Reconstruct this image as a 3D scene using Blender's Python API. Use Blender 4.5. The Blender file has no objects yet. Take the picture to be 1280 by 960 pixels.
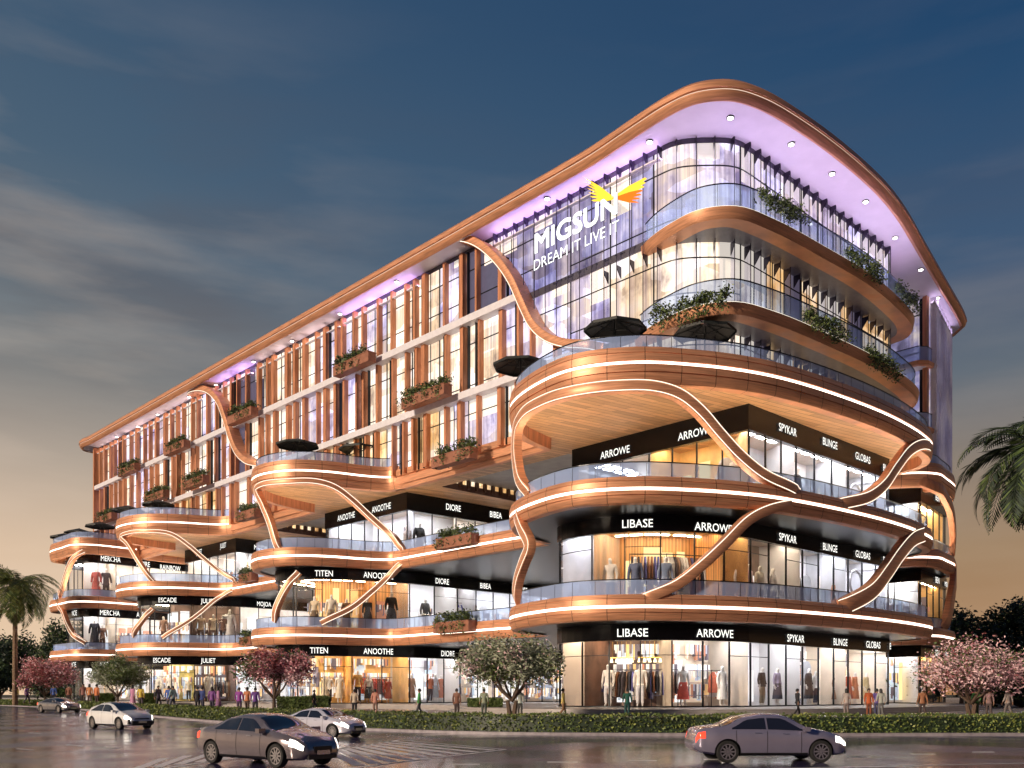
import bpy, bmesh, math, random
from mathutils import Vector, Matrix
from mathutils.geometry import tessellate_polygon
random.seed(7)
scene=bpy.context.scene; COL=scene.collection
PI=math.pi
# ---------------------------------------------------------------- camera numbers
F=1153.0; HZ=868.0; CX=640.0; EYE=2.05
Ld=Vector((-.6870,.7267)); Rd=Vector((.7267,.6870)); K=Vector((16.55,76.3))
def W(u,v): p=K+Ld*u+Rd*v; return (p.x,p.y)
def path_uv(pts): return [W(u,v) for u,v in pts]
# ---------------------------------------------------------------- materials
MATS={}
def nodes_of(name):
    m=bpy.data.materials.new(name); m.use_nodes=True; nt=m.node_tree
    return m,nt,nt.nodes['Principled BSDF']
def coords(nt,scale=(1,1,1),rot=(0,0,0),kind='Object'):
    tc=nt.nodes.new('ShaderNodeTexCoord'); mp=nt.nodes.new('ShaderNodeMapping')
    mp.inputs['Scale'].default_value=scale; mp.inputs['Rotation'].default_value=rot
    nt.links.new(tc.outputs[kind],mp.inputs['Vector']); return mp.outputs['Vector']
def mat(name,col,rough=.5,metal=0,var=.12,vs=(2,2,2),rot=(0,0,0),bump=0,bs=(20,20,20),emit=None,es=0,spec=.5,coat=0,kind='Object',detail=4,rvar=0):
    if name in MATS: return MATS[name]
    m,nt,b=nodes_of(name); L=nt.links
    b.inputs['Roughness'].default_value=rough; b.inputs['Metallic'].default_value=metal
    b.inputs['Specular IOR Level'].default_value=spec; b.inputs['Coat Weight'].default_value=coat; b.inputs['Coat Roughness'].default_value=.05
    b.inputs['Base Color'].default_value=(*col,1)
    if var:
        n=nt.nodes.new('ShaderNodeTexNoise'); n.inputs['Detail'].default_value=detail; n.inputs['Scale'].default_value=1
        L.new(coords(nt,vs,rot,kind),n.inputs['Vector'])
        r=nt.nodes.new('ShaderNodeValToRGB'); e=r.color_ramp.elements
        e[0].position=.3; e[1].position=.7
        e[0].color=(*[c*(1-var) for c in col],1); e[1].color=(*[min(1,c*(1+var)) for c in col],1)
        L.new(n.outputs['Fac'],r.inputs['Fac']); L.new(r.outputs['Color'],b.inputs['Base Color'])
        if rvar:
            mr=nt.nodes.new('ShaderNodeMapRange'); mr.inputs['From Min'].default_value=.3; mr.inputs['From Max'].default_value=.7
            mr.inputs['To Min'].default_value=max(.02,rough-rvar); mr.inputs['To Max'].default_value=rough+rvar
            L.new(n.outputs['Fac'],mr.inputs['Value']); L.new(mr.outputs['Result'],b.inputs['Roughness'])
    if bump:
        n2=nt.nodes.new('ShaderNodeTexNoise'); n2.inputs['Scale'].default_value=1; n2.inputs['Detail'].default_value=3
        L.new(coords(nt,bs,rot,kind),n2.inputs['Vector']); bp=nt.nodes.new('ShaderNodeBump'); bp.inputs['Strength'].default_value=bump; bp.inputs['Distance'].default_value=.05
        L.new(n2.outputs['Fac'],bp.inputs['Height']); L.new(bp.outputs['Normal'],b.inputs['Normal'])
    if emit: b.inputs['Emission Color'].default_value=(*emit,1); b.inputs['Emission Strength'].default_value=es
    MATS[name]=m; return m
def glass(name,tint,refl=.12,alpha=.9):
    if name in MATS: return MATS[name]
    m=bpy.data.materials.new(name); m.use_nodes=True; nt=m.node_tree; nt.nodes.clear(); L=nt.links
    o=nt.nodes.new('ShaderNodeOutputMaterial'); t=nt.nodes.new('ShaderNodeBsdfTransparent'); t.inputs[0].default_value=(*tint,1)
    g=nt.nodes.new('ShaderNodeBsdfGlossy'); g.inputs['Roughness'].default_value=.02; g.inputs['Color'].default_value=(.95,.97,1,1)
    lw=nt.nodes.new('ShaderNodeLayerWeight'); lw.inputs['Blend'].default_value=.35
    mr=nt.nodes.new('ShaderNodeMapRange'); mr.inputs['To Min'].default_value=refl; mr.inputs['To Max'].default_value=.30
    L.new(lw.outputs['Facing'],mr.inputs['Value'])
    mx=nt.nodes.new('ShaderNodeMixShader'); L.new(mr.outputs[0],mx.inputs[0]); L.new(t.outputs[0],mx.inputs[1]); L.new(g.outputs[0],mx.inputs[2]); L.new(mx.outputs[0],o.inputs[0])
    MATS[name]=m; return m
def rail_glass():
    # sheet of pale blue laminated glass: part see-through, part milky
    if 'rail_glass' in MATS: return MATS['rail_glass']
    m=bpy.data.materials.new('rail_glass'); m.use_nodes=True; nt=m.node_tree; nt.nodes.clear(); L=nt.links
    o=nt.nodes.new('ShaderNodeOutputMaterial'); t=nt.nodes.new('ShaderNodeBsdfTransparent'); t.inputs[0].default_value=(.72,.84,1,1)
    p=nt.nodes.new('ShaderNodeBsdfPrincipled'); p.inputs['Base Color'].default_value=(.45,.60,1,1); p.inputs['Roughness'].default_value=.06
    mx=nt.nodes.new('ShaderNodeMixShader'); mx.inputs[0].default_value=.5
    L.new(t.outputs[0],mx.inputs[1]); L.new(p.outputs[0],mx.inputs[2]); L.new(mx.outputs[0],o.inputs[0]); MATS['rail_glass']=m; return m
def emis(name,col,s):
    if name in MATS: return MATS[name]
    m=bpy.data.materials.new(name); m.use_nodes=True; nt=m.node_tree; nt.nodes.clear()
    o=nt.nodes.new('ShaderNodeOutputMaterial'); e=nt.nodes.new('ShaderNodeEmission'); e.inputs[0].default_value=(*col,1); e.inputs[1].default_value=s
    nt.links.new(e.outputs[0],o.inputs[0]); MATS[name]=m; return m
def plank(name,col,var,rot,scale,rough=.5,sq=.12):
    m,nt,b=nodes_of(name); L=nt.links
    br=nt.nodes.new('ShaderNodeTexBrick'); br.offset=.37; br.inputs['Color1'].default_value=(*[c*(1+var) for c in col],1); br.inputs['Color2'].default_value=(*[c*(1-var) for c in col],1)
    br.inputs['Mortar'].default_value=(*[c*.22 for c in col],1); br.inputs['Mortar Size'].default_value=.03; br.inputs['Scale'].default_value=1; br.inputs['Brick Width'].default_value=7; br.inputs['Row Height'].default_value=.8
    L.new(coords(nt,scale,rot),br.inputs['Vector'])
    n=nt.nodes.new('ShaderNodeTexNoise'); n.inputs['Scale'].default_value=1; n.inputs['Detail'].default_value=6
    L.new(coords(nt,(1,12,1),rot),n.inputs['Vector'])
    mx=nt.nodes.new('ShaderNodeMix'); mx.data_type='RGBA'; mx.blend_type='MULTIPLY'; mx.inputs['Factor'].default_value=.55
    L.new(br.outputs['Color'],mx.inputs['A']); 
    r=nt.nodes.new('ShaderNodeValToRGB'); r.color_ramp.elements[0].position=.3; r.color_ramp.elements[1].position=.7; r.color_ramp.elements[0].color=(.55,.5,.45,1); r.color_ramp.elements[1].color=(1.25,1.25,1.2,1)
    L.new(n.outputs['Fac'],r.inputs['Fac']); L.new(r.outputs['Color'],mx.inputs['B']); L.new(mx.outputs['Result'],b.inputs['Base Color'])
    b.inputs['Roughness'].default_value=rough; MATS[name]=m; return m
def lit_pane(name,c1,c2,c3,s,vs=(.35,.35,.2),fold=3.0):
    """lit office glazing: drawn curtains and walls seen behind glass, each bay a little different"""
    m,nt,b=nodes_of(name); L=nt.links
    rot=(0,0,-math.radians(43.39))
    n=nt.nodes.new('ShaderNodeTexNoise'); n.inputs['Scale'].default_value=1; n.inputs['Detail'].default_value=5; n.inputs['Roughness'].default_value=.6
    L.new(coords(nt,vs,rot),n.inputs['Vector'])
    r=nt.nodes.new('ShaderNodeValToRGB'); r.color_ramp.elements[0].position=.34; r.color_ramp.elements[1].position=.62
    r.color_ramp.elements[0].color=(*c1,1); r.color_ramp.elements[1].color=(*c3,1); e=r.color_ramp.elements.new(.47); e.color=(*c2,1)
    L.new(n.outputs['Fac'],r.inputs['Fac'])
    # curtain fold shadows / furniture silhouettes, painted into the glow colour
    n2=nt.nodes.new('ShaderNodeTexNoise'); n2.inputs['Scale'].default_value=1; n2.inputs['Detail'].default_value=2
    L.new(coords(nt,(fold,fold,.06),rot),n2.inputs['Vector'])
    r2=nt.nodes.new('ShaderNodeValToRGB'); r2.color_ramp.elements[0].position=.34; r2.color_ramp.elements[1].position=.56; r2.color_ramp.elements[0].color=(.58,.56,.60,1); r2.color_ramp.elements[1].color=(1,1,1,1)
    L.new(n2.outputs['Fac'],r2.inputs['Fac'])
    n3=nt.nodes.new('ShaderNodeTexVoronoi'); n3.inputs['Scale'].default_value=1; n3.distance='CHEBYCHEV'
    L.new(coords(nt,(.3,.3,.55),rot),n3.inputs['Vector'])
    r3=nt.nodes.new('ShaderNodeValToRGB'); r3.color_ramp.elements[0].position=0; r3.color_ramp.elements[1].position=1; r3.color_ramp.elements[0].color=(.62,.52,.42,1); r3.color_ramp.elements[1].color=(1.05,1.05,1.1,1)
    sp=nt.nodes.new('ShaderNodeSeparateColor'); L.new(n3.outputs['Color'],sp.inputs[0]); L.new(sp.outputs[0],r3.inputs['Fac'])
    def mul(a,bb):
        mx=nt.nodes.new('ShaderNodeMix'); mx.data_type='RGBA'; mx.blend_type='MULTIPLY'; mx.inputs['Factor'].default_value=1
        L.new(a,mx.inputs['A']); L.new(bb,mx.inputs['B']); return mx.outputs['Result']
    o=mul(mul(r.outputs['Color'],r2.outputs['Color']),r3.outputs['Color'])
    L.new(o,b.inputs['Emission Color']); b.inputs['Emission Strength'].default_value=s
    b.inputs['Base Color'].default_value=(.03,.03,.05,1); b.inputs['Roughness'].default_value=.05; b.inputs['IOR'].default_value=1.7
    MATS[name]=m; return m
COP=(.66,.315,.175)
copper=mat('copper_cladding',COP,.46,.4,.22,(.5,.5,9),bump=.03,bs=(1,1,30),rvar=.08)
copper_d=mat('copper_fin',(.56,.235,.12),.42,.25,.25,(3,3,.4))
soffit_wood=plank('soffit_wood',(.58,.34,.175),.24,(0,0,-math.radians(43.39)),(1,1.4,1))
brownwall=mat('brown_louvre',(.10,.045,.03),.5,0,.2,(3,3,.3))
black=mat('black_fascia',(.004,.005,.007),.25,0,.3,(1,1,1),spec=.35)
def stripes(name,col,var,sc=5.0):
    m,nt,b=nodes_of(name); L=nt.links
    w=nt.nodes.new('ShaderNodeTexWave'); w.wave_type='BANDS'; w.bands_direction='X'; w.inputs['Scale'].default_value=1; w.inputs['Distortion'].default_value=.6; w.inputs['Detail'].default_value=2
    L.new(coords(nt,(sc*.25,sc*.25,.02),(0,0,.4)),w.inputs['Vector'])
    n=nt.nodes.new('ShaderNodeTexNoise'); n.inputs['Scale'].default_value=1; n.inputs['Detail'].default_value=5; L.new(coords(nt,(2.2,2.2,.12)),n.inputs['Vector'])
    ad=nt.nodes.new('ShaderNodeMath'); ad.operation='ADD'; m2=nt.nodes.new('ShaderNodeMath'); m2.operation='MULTIPLY'; m2.inputs[1].default_value=.35; L.new(w.outputs['Fac'],m2.inputs[0]); L.new(m2.outputs[0],ad.inputs[0]); L.new(n.outputs['Fac'],ad.inputs[1])
    r=nt.nodes.new('ShaderNodeValToRGB'); e=r.color_ramp.elements; e[0].position=.42; e[1].position=.95; e[0].color=(*[q*(1-var) for q in col],1); e[1].color=(*[min(1,q*(1+var)) for q in col],1)
    L.new(ad.outputs[0],r.inputs['Fac']); L.new(r.outputs['Color'],b.inputs['Base Color']); b.inputs['Roughness'].default_value=.45; MATS[name]=m; return m
mullion=mat('mullion_metal',(.02,.022,.026),.35,.6,.1)
white_band=mat('white_band',(.72,.70,.76),.4,0,.06)
soffit_white=mat('roof_soffit',(.74,.70,.76),.45,0,.05,(.6,.6,.6))
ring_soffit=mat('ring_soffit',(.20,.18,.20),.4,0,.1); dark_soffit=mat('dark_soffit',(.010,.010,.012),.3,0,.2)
concrete=mat('paving_stone',(.28,.26,.25),.45,0,.2,(.6,.6,.6),bump=.05)
plinth_m=mat('plinth_stone',(.36,.33,.32),.35,0,.15,(1,1,1))
led=emis('led_strip',(1,.92,.80),4.0)
ledcool=emis('led_line',(1,.90,.72),1.7)
letters=emis('sign_letters',(1,.97,.9),1.5); letter_side=mat('letter_side',(.02,.02,.02),.5,0,0)
downl=emis('downlight_glow',(1,.93,.85),14)
rail=rail_glass()
shopglass=glass('shop_glass',(.95,.96,.98),.02)
finglass=glass('fin_plate_glass',(.80,.78,.88),.06); finedge=mat('glass_fin_edge',(.05,.04,.07),.3,.3,.1)
pane_cool=lit_pane('lit_curtains_cool',(.25,.22,.42),(.70,.66,.86),(1,.92,.84),1.75)
pane_dusk=lit_pane('lit_curtains_dusk',(.16,.15,.36),(.40,.38,.62),(.80,.74,.92),1.15)
blind_m=mat('roller_blind',(.6,.58,.55),.6,0,.1,emit=(1,.92,.82),es=.62); dark_room=mat('dark_room_glass',(.03,.03,.06),.06,0,.2,emit=(.20,.17,.24),es=.5,spec=.8)
joint_m=mat('panel_joint',(.05,.02,.012),.6,.2,.1)
pane_warm=lit_pane('lit_curtains_warm',(.42,.32,.26),(1,.84,.62),(1,.95,.88),1.7)
pane_gold=lit_pane('lit_curtains_gold',(.45,.22,.07),(1,.66,.28),(1,.90,.68),1.5)
# ---------------------------------------------------------------- mesh builder
class MB:
    def __init__(s): s.v=[];s.f=[];s.m=[]
    def quad(s,a,b,c,d,m=0): s.poly([a,b,c,d],m)
    def poly(s,ps,m=0):
        i=len(s.v); s.v+= [tuple(p) for p in ps]; s.f.append(tuple(range(i,i+len(ps)))); s.m.append(m)
    def box(s,c,d,ax=None,m=0):
        """c centre, d full sizes, ax (x-axis 2D dir)"""
        ex=Vector((1,0,0)) if ax is None else Vector((ax[0],ax[1],0)); ey=Vector((-ex.y,ex.x,0)); ez=Vector((0,0,1)); c=Vector(c)
        P=[c+ex*(d[0]/2*i)+ey*(d[1]/2*j)+ez*(d[2]/2*k) for k in(-1,1) for j in(-1,1) for i in(-1,1)]
        i=len(s.v); s.v+=[tuple(p) for p in P]
        for f in((0,2,3,1),(4,5,7,6),(0,1,5,4),(2,6,7,3),(0,4,6,2),(1,3,7,5)): s.f.append(tuple(i+q for q in f)); s.m.append(m)
    def tube(s,pts,rad,n=6,m=0,cap=True):
        pts=[Vector(p) for p in pts]; i0=len(s.v); prev=None
        for k,p in enumerate(pts):
            t=(pts[min(k+1,len(pts)-1)]-pts[max(k-1,0)])
            if t.length<1e-9: t=Vector((0,0,1))
            t.normalize()
            a=t.cross(Vector((0,0,1))) if abs(t.z)<.95 else t.cross(Vector((0,1,0)))
            if prev is not None:
                q=prev-t*prev.dot(t)
                if q.length>1e-6: a=q
            a.normalize(); prev=a; b=t.cross(a); r=rad[k] if isinstance(rad,(list,tuple)) else rad
            for j in range(n):
                th=2*PI*j/n; s.v.append(tuple(p+a*(r*math.cos(th))+b*(r*math.sin(th))))
        for k in range(len(pts)-1):
            for j in range(n):
                a=i0+k*n+j; b=i0+k*n+(j+1)%n; s.f.append((a,b,b+n,a+n)); s.m.append(m)
        if cap:
            s.f.append(tuple(i0+j for j in range(n))[::-1]); s.m.append(m)
            e=i0+(len(pts)-1)*n; s.f.append(tuple(e+j for j in range(n))); s.m.append(m)
    def grid(s,rows,m=0,closed=False):
        i0=len(s.v); n=len(rows[0])
        for r in rows: s.v+=[tuple(p) for p in r]
        for k in range(len(rows)-1):
            for j in range(n-(0 if closed else 1)):
                a=i0+k*n+j; b=i0+k*n+(j+1)%n; s.f.append((a,b,b+n,a+n)); s.m.append(m)
    def fill(s,loops,z,m=0,down=False):
        vs=[[Vector((p[0],p[1],0)) for p in l] for l in loops]; flat=[p for l in vs for p in l]
        i0=len(s.v); s.v+=[(p.x,p.y,z) for p in flat]
        for t in tessellate_polygon(vs):
            a,b,c=[flat[q] for q in t]; up=(b-a).cross(c-a).z>0
            if up==down: t=t[::-1]
            s.f.append(tuple(i0+q for q in t)); s.m.append(m)
    def build(s,name,mats,parent=None,smooth=False,origin=None,auto=None):
        me=bpy.data.meshes.new(name); off=Vector((0,0,0))
        if parent is not None: off=ROOT.get(parent.name,Vector((0,0,0)))
        elif origin is not None: off=Vector(origin)
        vs=[(a-off.x,b-off.y,c-off.z) for a,b,c in s.v]
        me.from_pydata(vs,[],s.f)
        if not isinstance(mats,(list,tuple)): mats=[mats]
        for mm in mats: me.materials.append(mm)
        if len(mats)>1: me.polygons.foreach_set('material_index',s.m)
        if smooth: me.polygons.foreach_set('use_smooth',[True]*len(me.polygons))
        me.update()
        if auto is not None:
            me.polygons.foreach_set('use_smooth',[True]*len(me.polygons))
            try: me.set_sharp_from_angle(angle=math.radians(auto))
            except Exception: pass
        o=bpy.data.objects.new(name,me); COL.objects.link(o)
        if parent is not None: o.parent=parent; ROOT[o.name]=off
        elif origin is not None: o.location=origin
        return o
ROOT={}
def tag(o,label=None,cat=None,group=None,kind=None):
    if label:o['label']=label
    if cat:o['category']=cat
    if group:o['group']=group
    if kind:o['kind']=kind
    return o
def thing(name,label,cat,loc=(0,0,0),group=None,rz=0):
    o=bpy.data.objects.new(name,None); COL.objects.link(o); o.location=loc; o.rotation_euler=(0,0,rz); o.empty_display_size=.3
    tag(o,label,cat,group); ROOT[o.name]=Vector(loc) if rz==0 else Vector((0,0,0)); return o
def children(o): return list(o.children)
def copy_tree(o,parent=None):
    c=o.copy(); COL.objects.link(c); c.parent=parent
    for ch in children(o): copy_tree(ch,c)
    return c
# ---------------------------------------------------------------- plan curves
def cr(pts,sub=6):
    P=[Vector(p) for p in pts]; P=[P[0]*2-P[1]]+P+[P[-1]*2-P[-2]]; out=[]
    for i in range(1,len(P)-2):
        p0,p1,p2,p3=P[i-1:i+3]
        t0=0; t1=t0+max(1e-4,(p1-p0).length**.5); t2=t1+max(1e-4,(p2-p1).length**.5); t3=t2+max(1e-4,(p3-p2).length**.5)
        for k in range(sub):
            t=t1+(t2-t1)*k/sub
            A1=p0*((t1-t)/(t1-t0))+p1*((t-t0)/(t1-t0)); A2=p1*((t2-t)/(t2-t1))+p2*((t-t1)/(t2-t1)); A3=p2*((t3-t)/(t3-t2))+p3*((t-t2)/(t3-t2))
            B1=A1*((t2-t)/(t2-t0))+A2*((t-t0)/(t2-t0)); B2=A2*((t3-t)/(t3-t1))+A3*((t-t1)/(t3-t1))
            out.append(tuple(B1*((t2-t)/(t2-t1))+B2*((t-t1)/(t2-t1))))
    out.append(tuple(P[-2])); return out
def cross2(a,b): return a[0]*b[1]-a[1]*b[0]
class Path:
    def __init__(s,pts):
        s.p=[Vector(q[:2]) for q in pts]; s.s=[0]
        for a,b in zip(s.p,s.p[1:]): s.s.append(s.s[-1]+(b-a).length)
        s.L=s.s[-1]; s.n=[]
        for i in range(len(s.p)):
            n=Vector((0,0))
            if i>0:
                t=(s.p[i]-s.p[i-1]).normalized(); n+=Vector((-t.y,t.x))
            if i<len(s.p)-1:
                t=(s.p[i+1]-s.p[i]).normalized(); n+=Vector((-t.y,t.x))
            n.normalize()
            if 0<i<len(s.p)-1:
                t=(s.p[i]-s.p[i-1]).normalized(); c=abs(n.dot(Vector((-t.y,t.x)))); n=n/max(c,.45)
            s.n.append(n)
    def at(s,d):
        d=max(0,min(s.L,d))
        for i in range(len(s.p)-1):
            if d<=s.s[i+1]+1e-9:
                k=(d-s.s[i])/max(1e-9,s.s[i+1]-s.s[i]); t=(s.p[i+1]-s.p[i]).normalized()
                return s.p[i].lerp(s.p[i+1],k),Vector((-t.y,t.x)),s.n[i].lerp(s.n[i+1],k)
    def seg(s,a,b,extra=0):
        """list of (point, mitre normal) from a to b"""
        out=[s.at(a)]; 
        for i,d in enumerate(s.s):
            if a+1e-4<d<b-1e-4: out.append((s.p[i],None,s.n[i]))
        out.append(s.at(b)); return [(p,n) for p,_,n in out]
    def off(s,o): return Path([tuple(p+n*o) for p,n in zip(s.p,s.n)])
    def hit(s,px):
        """nearest crossing of the sight line through image column px"""
        r=Vector(((px-CX)/F,1.0)); best=None
        for i in range(len(s.p)-1):
            a,b=s.p[i],s.p[i+1]; d=b-a; den=cross2(r,d)
            if abs(den)<1e-9: continue
            k=-cross2(r,a)/den
            if -1e-6<=k<=1+1e-6:
                y=(a+d*k).y
                if y>0 and (best is None or y<best[0]): best=(y,s.s[i]+d.length*k)
        if best is None:
            # sight line misses: nearest point in image
            j=min(range(len(s.p)),key=lambda i:abs(s.p[i].x/s.p[i].y*F+CX-px)); best=(s.p[j].y,s.s[j])
        return best[1]
def zof(py,Y): return EYE+(HZ-py)*Y/F
def sweep(mb,pth,prof,a=None,b=None,m=0,caps=False,closed=False):
    a=0 if a is None else a; b=pth.L if b is None else b
    pr=prof+[prof[0]] if closed else prof
    rows=[[(p.x+n.x*o,p.y+n.y*o,z) for o,z in pr] for p,n in pth.seg(a,b)]
    mb.grid(rows,m)
    if caps and closed:
        mb.poly(rows[0][:-1],m); mb.poly(rows[-1][:-1][::-1],m)
# ================================================================ BUILDING
BLD=thing('shopping_mall','long curved shopping mall with copper bands, lit shops and an overhanging roof, behind the hedge','building',(K.x,K.y,0.0))
LOBE=[(8,36.2),(2,36),(-2.4,35),(-4.6,32.5),(-5.8,27.2),(-6.3,17.1),(-5.2,4.9),(-3.9,-.35),(-1.8,-4.8),(1,-8.65),(5.15,-11),(10,-10.6),(15.5,-8.2),(18.6,-4.4),(20,0.4)]
LB=[(43,0.1),(44.9,-.4),(46.2,-2.6),(47.6,-7.3),(49.9,-10.5),(54.2,-11.9),(58.4,-10.7),(61.5,-7),(63,-2),(63.4,.3)]
LC=[(85,0.1),(87.3,-1.2),(89.9,-6.6),(92.8,-9.9),(97,-11.3),(101.3,-11.0),(105,-8),(106.6,-3),(107,.3)]
LD=[(121.5,14),(120.6,5),(119.6,-3),(119.8,-8.2),(122,-10.6),(127,-10.9),(133,-10.9),(136,-9.6),(137.2,-6),(137.4,4),(137.4,20)]
LE=[(9,38.5),(4.5,40.6),(1.0,42.9),(-.2,45),(0.1,48),(1.2,53.6),(2.8,56.0),(8,56.8)][::-1]
cA,cB,cC,cD,cE=[Path(path_uv(cr(q,5))) for q in (LOBE,LB,LC,LD,LE)]
joinAB=Path(path_uv([(20,.4)]+[(20+23*i/4,0.1) for i in range(1,5)]))
joinBC=Path(path_uv([(63.4,.3)]+[(63.4+21.6*i/4,.1) for i in range(1,5)]))
joinCD=Path(path_uv([(107,.3),(111,.3),(116,.3),(120.2,.3)]))
BANDS=[(7.8,9.8),(16.85,18.9),(26.1,28.9)]
def band_profile(z0,z1,edge=False):
    h=z1-z0
    if h<2.4: cuts=[.0,.24,.27,.30,.60,.63,.80,.83,1.0]; g=[None]; lz=(z0+.46*h,z0+.57*h)
    else: lz=(z0+.51*h,z0+.58*h)
    P=[(-.9,z0),(-.12,z0),(.0,z0+.07*h),(.10,z0+.27*h),(.02,z0+.275*h),(.02,z0+.295*h),(.13,z0+.30*h),(.15,lz[0]-.05),(.03,lz[0]-.04)]
    Q=[(.03,lz[1]+.04),(.15,lz[1]+.05),(.12,z0+.80*h),(.03,z0+.805*h),(.03,z0+.825*h),(.09,z0+.83*h),(.0,z1-.04),(-.1,z1),(-.55,z1)]
    return P,Q,lz
def band(pth,lv,a=None,b=None,label=None):
    z0,z1=BANDS[lv]; P,Q,lz=band_profile(z0,z1)
    mb=MB(); sweep(mb,pth,P+Q,a,b)
    aa=0 if a is None else a; bb=pth.L if b is None else b; s_=aa+1.1
    while s_<bb-.3: sweep(mb,pth,[(o_+.004,z_) for o_,z_ in P],s_,s_+.045,m=1); sweep(mb,pth,[(o_+.004,z_) for o_,z_ in Q],s_,s_+.045,m=1); s_+=2.9
    o=mb.build('slab_band',[copper,joint_m],BLD,auto=40)
    mb=None; l=MB(); sweep(l,pth,[(.09,lz[0]),(.09,lz[1])],a,b); l.build('light_strip',led,o)
    return o
def balustrade(pth,z,h,inset=.45,a=None,b=None,every=2.0,name='balustrade',grp=BLD):
    q=pth.off(-inset); a=0 if a is None else a*q.L/pth.L; b=q.L if b is None else b*q.L/pth.L
    mb=MB(); sweep(mb,q,[(0,z-.1),(0,z+h)],a,b); o=mb.build(name,rail,grp)
    r=MB(); sweep(r,q,[(-.05,z+h),(.05,z+h),(.05,z+h+.07),(-.05,z+h+.07)],a,b,closed=True)
    d=a+every/2
    while d<b:
        p,_,n=q.at(d); t=Vector((-n.y,n.x)); r.box((p.x,p.y,z+h/2-.05),(.025,.03,h),(n.x,n.y)); d+=every
    r.build('handrail',mullion,o)
    return o
for c in (cA,cB,cC,cD,cE):
    for lv in (0,1,2):
        band(c,lv); balustrade(c,BANDS[lv][1],1.15 if lv<2 else 1.0)
for c in (joinAB,joinBC,joinCD):
    for lv in (0,1): band(c,lv); balustrade(c,BANDS[lv][1],1.15)
# tower's lower edge between the lobes, a stepped copper skirt
for a,b,c in ((19.5,44.6,0),(62.6,86.8,0),(106.6,139.6,0)):
    p=Path(path_uv([(a,.0),((a+b)/2,0),(b,0)])); mb=MB()
    sweep(mb,p,[(-.9,26.1),(-.3,26.1),(-.1,26.5),(.15,26.55),(.15,27.3),(.05,27.35),(.05,27.45),(.3,27.5),(.3,28.2),(-.2,28.25)]); mb.build('skirt',copper,BLD,auto=40)
# floor plates
def full_outline(): 
    pts=[]
    for c in (cE,cA,joinAB,cB,joinBC,cC,joinCD,cD): pts+= [tuple(q) for q in c.off(-.7).p] if c in (cA,cB,cC,cD,cE) else [tuple(q) for q in c.off(-.7).p][1:-1]
    pts+=path_uv([(137,50),(60,50),(20,64),(9,62)]); return pts
def outline_pts():
    o=[]
    o+=[tuple(q) for q in cA.off(-.6).p]; o+=[tuple(q) for q in joinAB.off(-.6).p[1:-1]]
    o+=[tuple(q) for q in cB.off(-.6).p]; o+=[tuple(q) for q in joinBC.off(-.6).p[1:-1]]
    o+=[tuple(q) for q in cC.off(-.6).p]; o+=path_uv([(110,.9),(119,.9)])
    o+=path_uv([(120.4,-3),(120.6,-8),(122.4,-9.9),(127,-10.2),(133,-10.2),(135.8,-9),(136.6,-5),(136.6,40),(70,40),(9,40)])
    return o
OUT=outline_pts(); OE=[tuple(q) for q in cE.off(-.6).p]+path_uv([(20,38),(20,56.5)])
def flat(ring,z,m=0):
    pass
for lv,(z0,z1) in enumerate(BANDS):
    mb=MB(); holes=[]
    if lv==2: holes=[path_uv([(22,6.2),(43,6.2),(43,22),(22,22)]),path_uv([(67.6,6.2),(84,6.2),(84,20),(67.6,20)])]
    zb=z0+.12 if lv<2 else 27.22
    mb.fill([OUT]+holes,zb,0,down=True); mb.fill([OE],zb,0,down=True)
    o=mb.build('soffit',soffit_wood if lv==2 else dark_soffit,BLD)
    mb=MB(); mb.fill([OUT],z1-.35,0); mb.fill([OE],z1-.35,0); mb.build('terrace_floor',concrete,BLD)
    if lv==2: # rim closing the gap between soffit level and the band's lower lip
        mb=MB()
        for c in (cA,cB,cC,cD,cE): mb=MB(); sweep(mb,c.off(-.85),[(0,26.1),(-.05,27.25)]); mb.build('soffit_rim',copper_d,BLD)
        for (u0,v0,u1,v1) in ((43,6.2,43,22),(84,6.2,84,20),(22,22,43,22),(67.6,20,84,20)):
            q=Path(path_uv([(u0,v0),(u1,v1)])); mb=MB(); sweep(mb,q,[(0,27.2),(0,34)]); w=mb.build('light_well_wall',brownwall,BLD)
            pl=MB(); fl=MB(); d=.5
            while d<q.L-.6:
                p,n,_=q.at(d+.35); sgn=-1 if (u0==u1) else 1
                for s2 in(1,-1):
                    pl.box((p.x+n.x*.06*s2,p.y+n.y*.06*s2,29.6),(.04,.55,3.2),(n.x,n.y))
                    fl.box((p.x+n.x*.2*s2+(q.p[1]-q.p[0]).normalized().x*.55,p.y+n.y*.2*s2+(q.p[1]-q.p[0]).normalized().y*.55,30.5),(.35,.2,6),(n.x,n.y))
                d+=1.35
            pl.build('window',pane_gold,w); fl.build('louvre',brownwall,w)
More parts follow.
